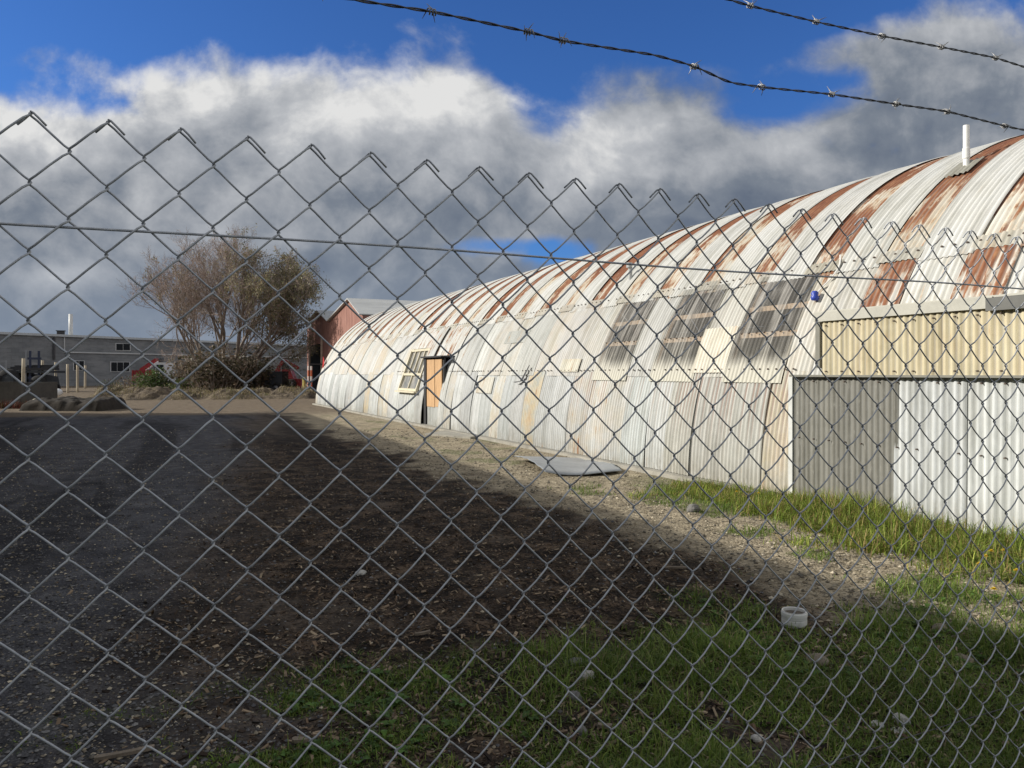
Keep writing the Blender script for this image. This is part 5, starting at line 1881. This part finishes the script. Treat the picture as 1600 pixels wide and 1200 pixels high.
# ladder leaning left of posts
L = Loc(79, 611)
m = MB()
for q in (-0.2, 0.2): m.beam(L((q - 0.25, 0, 0))[0], L((q + 0.25, 0.3, 2.0))[0], 0.05, 0.05)
for s in np.linspace(0.1, 0.9, 7): m.beam(L((-0.45 + 0.5 * s, 0.3 * s, 2 * s))[0], L((-0.05 + 0.5 * s, 0.3 * s, 2 * s))[0], 0.03, 0.03)
tag(m.build('ladder', m_stl, loc=L.p), 'light metal ladder leaning behind the pale posts', 'ladder')

# red machinery and dark trailer right of the tree
L = Loc(424, 612)
td = thing('loaded_trailer', 'dark trailer with sloping ramp parked right of the tree', 'trailer', L.p)
m = lbox((-1.3, -0.9, 0.55), (1.2, 0.9, 1.75)); m.build('tray', m_dkm, td)
m = MB(); m.beam(L((-0.5, -1.0, 0.75))[0], L((1.2, -1.1, 0.05))[0], 0.25, 0.14); m.build('ramp', m_dkm, td)
for wx_ in (-0.9, 0.7): wheel(td, L, wx_, -0.95, 0.36, 0.22)
m = MB()
for q in (-1.2, -0.2, 1.1): m.beam(L((q, -0.85, 1.75))[0], L((q, -0.85, 2.15))[0], 0.06, 0.06, up=(1, 0, 0))
m.build('stake', m_stl, td)
L = Loc(445, 607)
rm = thing('red_loader', 'small red loader machine behind the dark trailer', 'loader', L.p)
m = MB(); m.hexa(L([(-0.9, -0.7, 0.5), (1.3, -0.7, 0.5), (1.3, 0.7, 0.5), (-0.9, 0.7, 0.5), (-0.8, -0.6, 2.0), (0.7, -0.6, 2.0), (0.7, 0.6, 2.0), (-0.8, 0.6, 2.0)])); m.build('body', m_redp, rm)
m = MB(); m.beam(L((-0.6, -0.5, 2.0))[0], L((0.1, -0.5, 3.0))[0], 0.25, 0.3); m.beam(L((0.1, -0.5, 2.9))[0], L((1.6, -0.5, 2.1))[0], 0.22, 0.28); m.build('arm', m_redp, rm)
m = lbox((-0.3, -0.5, 2.0), (0.6, 0.5, 2.9)); m.build('cab', m_dkm, rm)
for (wx_, wy_) in ((-0.6, -0.7), (0.9, -0.7)): wheel(rm, L, wx_, wy_, 0.5, 0.3)
L = Loc(461, 607)
m = lbox((-0.55, -0.5, 0.05), (0.75, 0.5, 0.95))
for q in np.arange(-0.5, 0.75, 0.3): m.box((q, -0.54, 0.0), (q + 0.08, -0.5, 1.0), M=L)
m.box((-0.6, -0.55, 0.94), (0.8, 0.55, 1.02), M=L)
tag(m.build('crate', m_redp, loc=L.p), 'dark red steel crate beside the banded poles', 'crate')

# ------------------------------------------------------------------ trees and shrubs
m_bark = pbr('grey_brown_bark', (0.27, 0.225, 0.19), 0.95, var=0.3, scale=3, bump=0.5, bscale=12)
m_twig = attr_mat('bare_twigs', 0.9)


def grow_tree(root, base, H, W, stems, lean_bias, leaf_side, seed, twig_col, leaf_col):
    rg = np.random.default_rng(seed)
    trunk = MB(); tw_v = []; tw_c = []; leaves = []
    RV = np.array([CS, -SN, 0.0])                # across the view
    FV = np.array([SN, CS, 0.0])
    twigs = []
    def branch(p, d, L, r, lvl):
        n = 5 if lvl < 2 else 4
        pts = [p.copy()]
        for i in range(n):
            d = d + rg.normal(0, 0.12 + 0.02 * lvl, 3) + np.array((0, 0, (0.06, 0.15, 0.20, 0.16, 0.05)[lvl]))
            d = d / np.linalg.norm(d)
            pts.append(pts[-1] + d * L / n)
        rad = np.linspace(r, r * (0.45 if lvl < 3 else 0.3), n + 1)
        if lvl < 3:
            trunk.tube(pts, rad, 7 if lvl == 0 else 5, cap=False)
        else:
            twigs.append((np.array(pts), rad))
        if lvl >= 4:
            return
        nb = (9, 8, 7, 6)[lvl]
        for q in range(nb):
            f = 0.25 + 0.75 * (q + rg.random()) / nb if lvl else 0.34 + 0.66 * (q + rg.random()) / nb
            i = min(int(f * n), n - 1)
            pp = pts[i] + (pts[i + 1] - pts[i]) * (f * n - i)
            dd = (pts[i + 1] - pts[i]); dd /= np.linalg.norm(dd)
            nd = dd + rg.normal(0, 0.55, 3) * (1.0 if lvl else 0.9)
            nd /= np.linalg.norm(nd)
            branch(pp, nd, L * rg.uniform(0.44, 0.66) * (1.10 - 0.35 * f), r * (0.5 if lvl < 2 else 0.55) * (1 - 0.35 * f), lvl + 1)
    for k in range(stems):
        a = (k + 0.5) / stems * 2 - 1
        d = RV * (a * 0.52 + lean_bias + rg.normal(0, 0.06)) + FV * rg.normal(0, 0.42) + np.array((0, 0, 1.0))
        d /= np.linalg.norm(d)
        branch(base + RV * a * 0.8 + FV * rg.normal(0, 0.3) + (0, 0, -0.2), d, H * rg.uniform(0.60, 0.74) * (1 - 0.12 * abs(a)), H * 0.012 * rg.uniform(0.8, 1.25), 0)
    trunk.build('trunk', m_bark, root, smooth=True)
    tm = MB()
    for pts, rad in twigs:
        c = np.array(twig_col[rg.integers(0, len(twig_col))]) * rg.uniform(0.7, 1.3)
        tm.tube(pts, np.maximum(rad * 0.65, 0.0072), 3, cap=False, col=c)
    # drooping leafy sprays
    lm = MB()
    lv = []; lc = []
    for pts, rad in twigs:
        side = np.dot(pts[-1] - base, RV) / (W / 2)
        pr = np.clip(leaf_side(side, pts[-1][2] / H), 0, 1)
        if rg.random() < pr:
            for q in range(rg.integers(4, 11)):
                p0 = pts[rg.integers(1, len(pts))] + rg.normal(0, 0.14, 3)
                L = rg.uniform(0.10, 0.26); d = rg.normal(0, 0.5, 3) + (0, 0, -0.6); d /= np.linalg.norm(d)
                s = np.cross(d, rg.normal(0, 1, 3)); s /= np.linalg.norm(s) + 1e-9; s *= L * 0.22
                lv += [p0, p0 + d * L * 0.5 + s, p0 + d * L, p0 + d * L * 0.5 - s]
                lc.append(np.array(leaf_col[rg.integers(0, len(leaf_col))]) * rg.uniform(0.6, 1.35))
    cr = tm.build('crown', m_twig, root)
    if lv:
        nl = len(lc)
        lm.add(np.array(lv), np.arange(nl * 4).reshape(-1, 4), np.repeat(np.array(lc), 4, 0))
        lm.build('leaves', m_leaf, cr)


tb = G(342, 612); tb[2] = 0
tb = G(352, 612); tb[2] = 0
tree = thing('willow_tree', 'large multi stemmed willow, bare on the left and thinly leaved on the right', 'tree', tb)
grow_tree(tree, tb, 14.6, 12.4, 8, 0.02, lambda s, h: 0.02 + 0.30 * sstep(s, 0.0, 0.8) * (1 - 0.6 * sstep(h, 0.6, 0.95)), 5,
          [(0.40, 0.32, 0.28), (0.46, 0.37, 0.32), (0.34, 0.28, 0.245)],
          [(0.28, 0.25, 0.14), (0.21, 0.21, 0.115), (0.33, 0.27, 0.16), (0.19, 0.185, 0.10)])


def shrub(px, py, wpx, hpx, label, cols, n=2600, leaf=0.16, seed=1, twiggy=0.3, name='shrub'):
    rg = np.random.default_rng(seed)
    p = G(px, py); p[2] = 0
    zc = p[0] * SN + p[1] * CS
    a, h_ = wpx / F_PX * zc / 2, hpx / F_PX * zc
    root = thing(name, label, 'shrub', p, 'shrubs below the willow')
    RV = np.array([CS, -SN, 0.0]); FV = np.array([SN, CS, 0.0])
    st = MB()
    tips = []
    for k in range(26):
        q = rg.normal(0, 0.42, 2)
        tip = p + RV * a * q[0] * 1.5 + FV * a * q[1] * 0.8 + np.array((0, 0, h_ * rg.uniform(0.65, 1.0) * (1 - 0.35 * min(1, abs(q[0])))))
        b0 = p + RV * a * q[0] * 0.7 + FV * a * q[1] * 0.4
        midp = (b0 + tip) / 2 + rg.normal(0, 0.12, 3)
        st.tube([b0, midp, tip], np.array([0.04, 0.025, 0.01]), 4, cap=False)
        tips.append((b0, midp, tip))
    st.build('stem', m_bark, root)
    lv, lc = [], []
    for q in range(n):
        b0, mp, tp = tips[rg.integers(0, len(tips))]
        f = rg.random() ** 0.7
        c0_ = (b0 * (1 - f) + tp * f) + rg.normal(0, 0.16 + 0.13 * a, 3) * (1, 1, 0.6)
        c0_[2] = max(c0_[2], 0.03)
        L = leaf * rg.uniform(0.6, 1.5)
        d = rg.normal(0, 1, 3); d[2] = abs(d[2]) * 0.6; d /= np.linalg.norm(d)
        s = np.cross(d, rg.normal(0, 1, 3)); s /= np.linalg.norm(s) + 1e-9
        s *= L * (0.06 if rg.random() < twiggy else 0.32)
        lv += [c0_, c0_ + d * L * 0.5 + s, c0_ + d * L, c0_ + d * L * 0.5 - s]
        lc.append(np.array(cols[rg.integers(0, len(cols))]) * rg.uniform(0.5, 1.4))
    lm = MB(); lm.add(np.array(lv), np.arange(n * 4).reshape(-1, 4), np.repeat(np.array(lc), 4, 0))
    lm.build('foliage', m_leaf, root)


DRY = [(0.20, 0.155, 0.115), (0.15, 0.115, 0.085), (0.23, 0.18, 0.13), (0.11, 0.09, 0.055)]
DKG = [(0.07, 0.072, 0.035), (0.085, 0.078, 0.042), (0.055, 0.055, 0.03), (0.10, 0.082, 0.05)]
GRN = [(0.07, 0.12, 0.03), (0.055, 0.10, 0.03), (0.10, 0.13, 0.04)]
shrub(246, 610, 60, 34, 'bright green leafy bush left of the willow trunk', GRN, 2600, 0.20, 2, 0.5)
shrub(222, 608, 46, 24, 'brown dead brush left of the green bush', DRY, 1800, 0.2, 3, 0.7)
shrub(300, 610, 70, 52, 'dry twiggy brush at the left side of the willow base', DRY, 3600, 0.24, 4, 0.7)
shrub(338, 614, 100, 78, 'dense dark thicket round the willow trunk', DKG + DRY + DRY, 4200, 0.28, 5, 0.7)
shrub(386, 613, 76, 70, 'dark ivy covered thicket on the right of the willow trunk', DKG + DRY, 4200, 0.26, 6, 0.55)
shrub(285, 612, 30, 20, 'small yellow green bush in front of the dry brush', GRN + [(0.16, 0.15, 0.05)], 900, 0.16, 7, 0.3)
shrub(437, 612, 40, 16, 'low dark bramble in front of the dark trailer', DKG, 900, 0.18, 8, 0.4)
shrub(175, 607, 40, 10, 'low pale weeds right of the old post row', DRY + GRN, 700, 0.15, 9, 0.6)
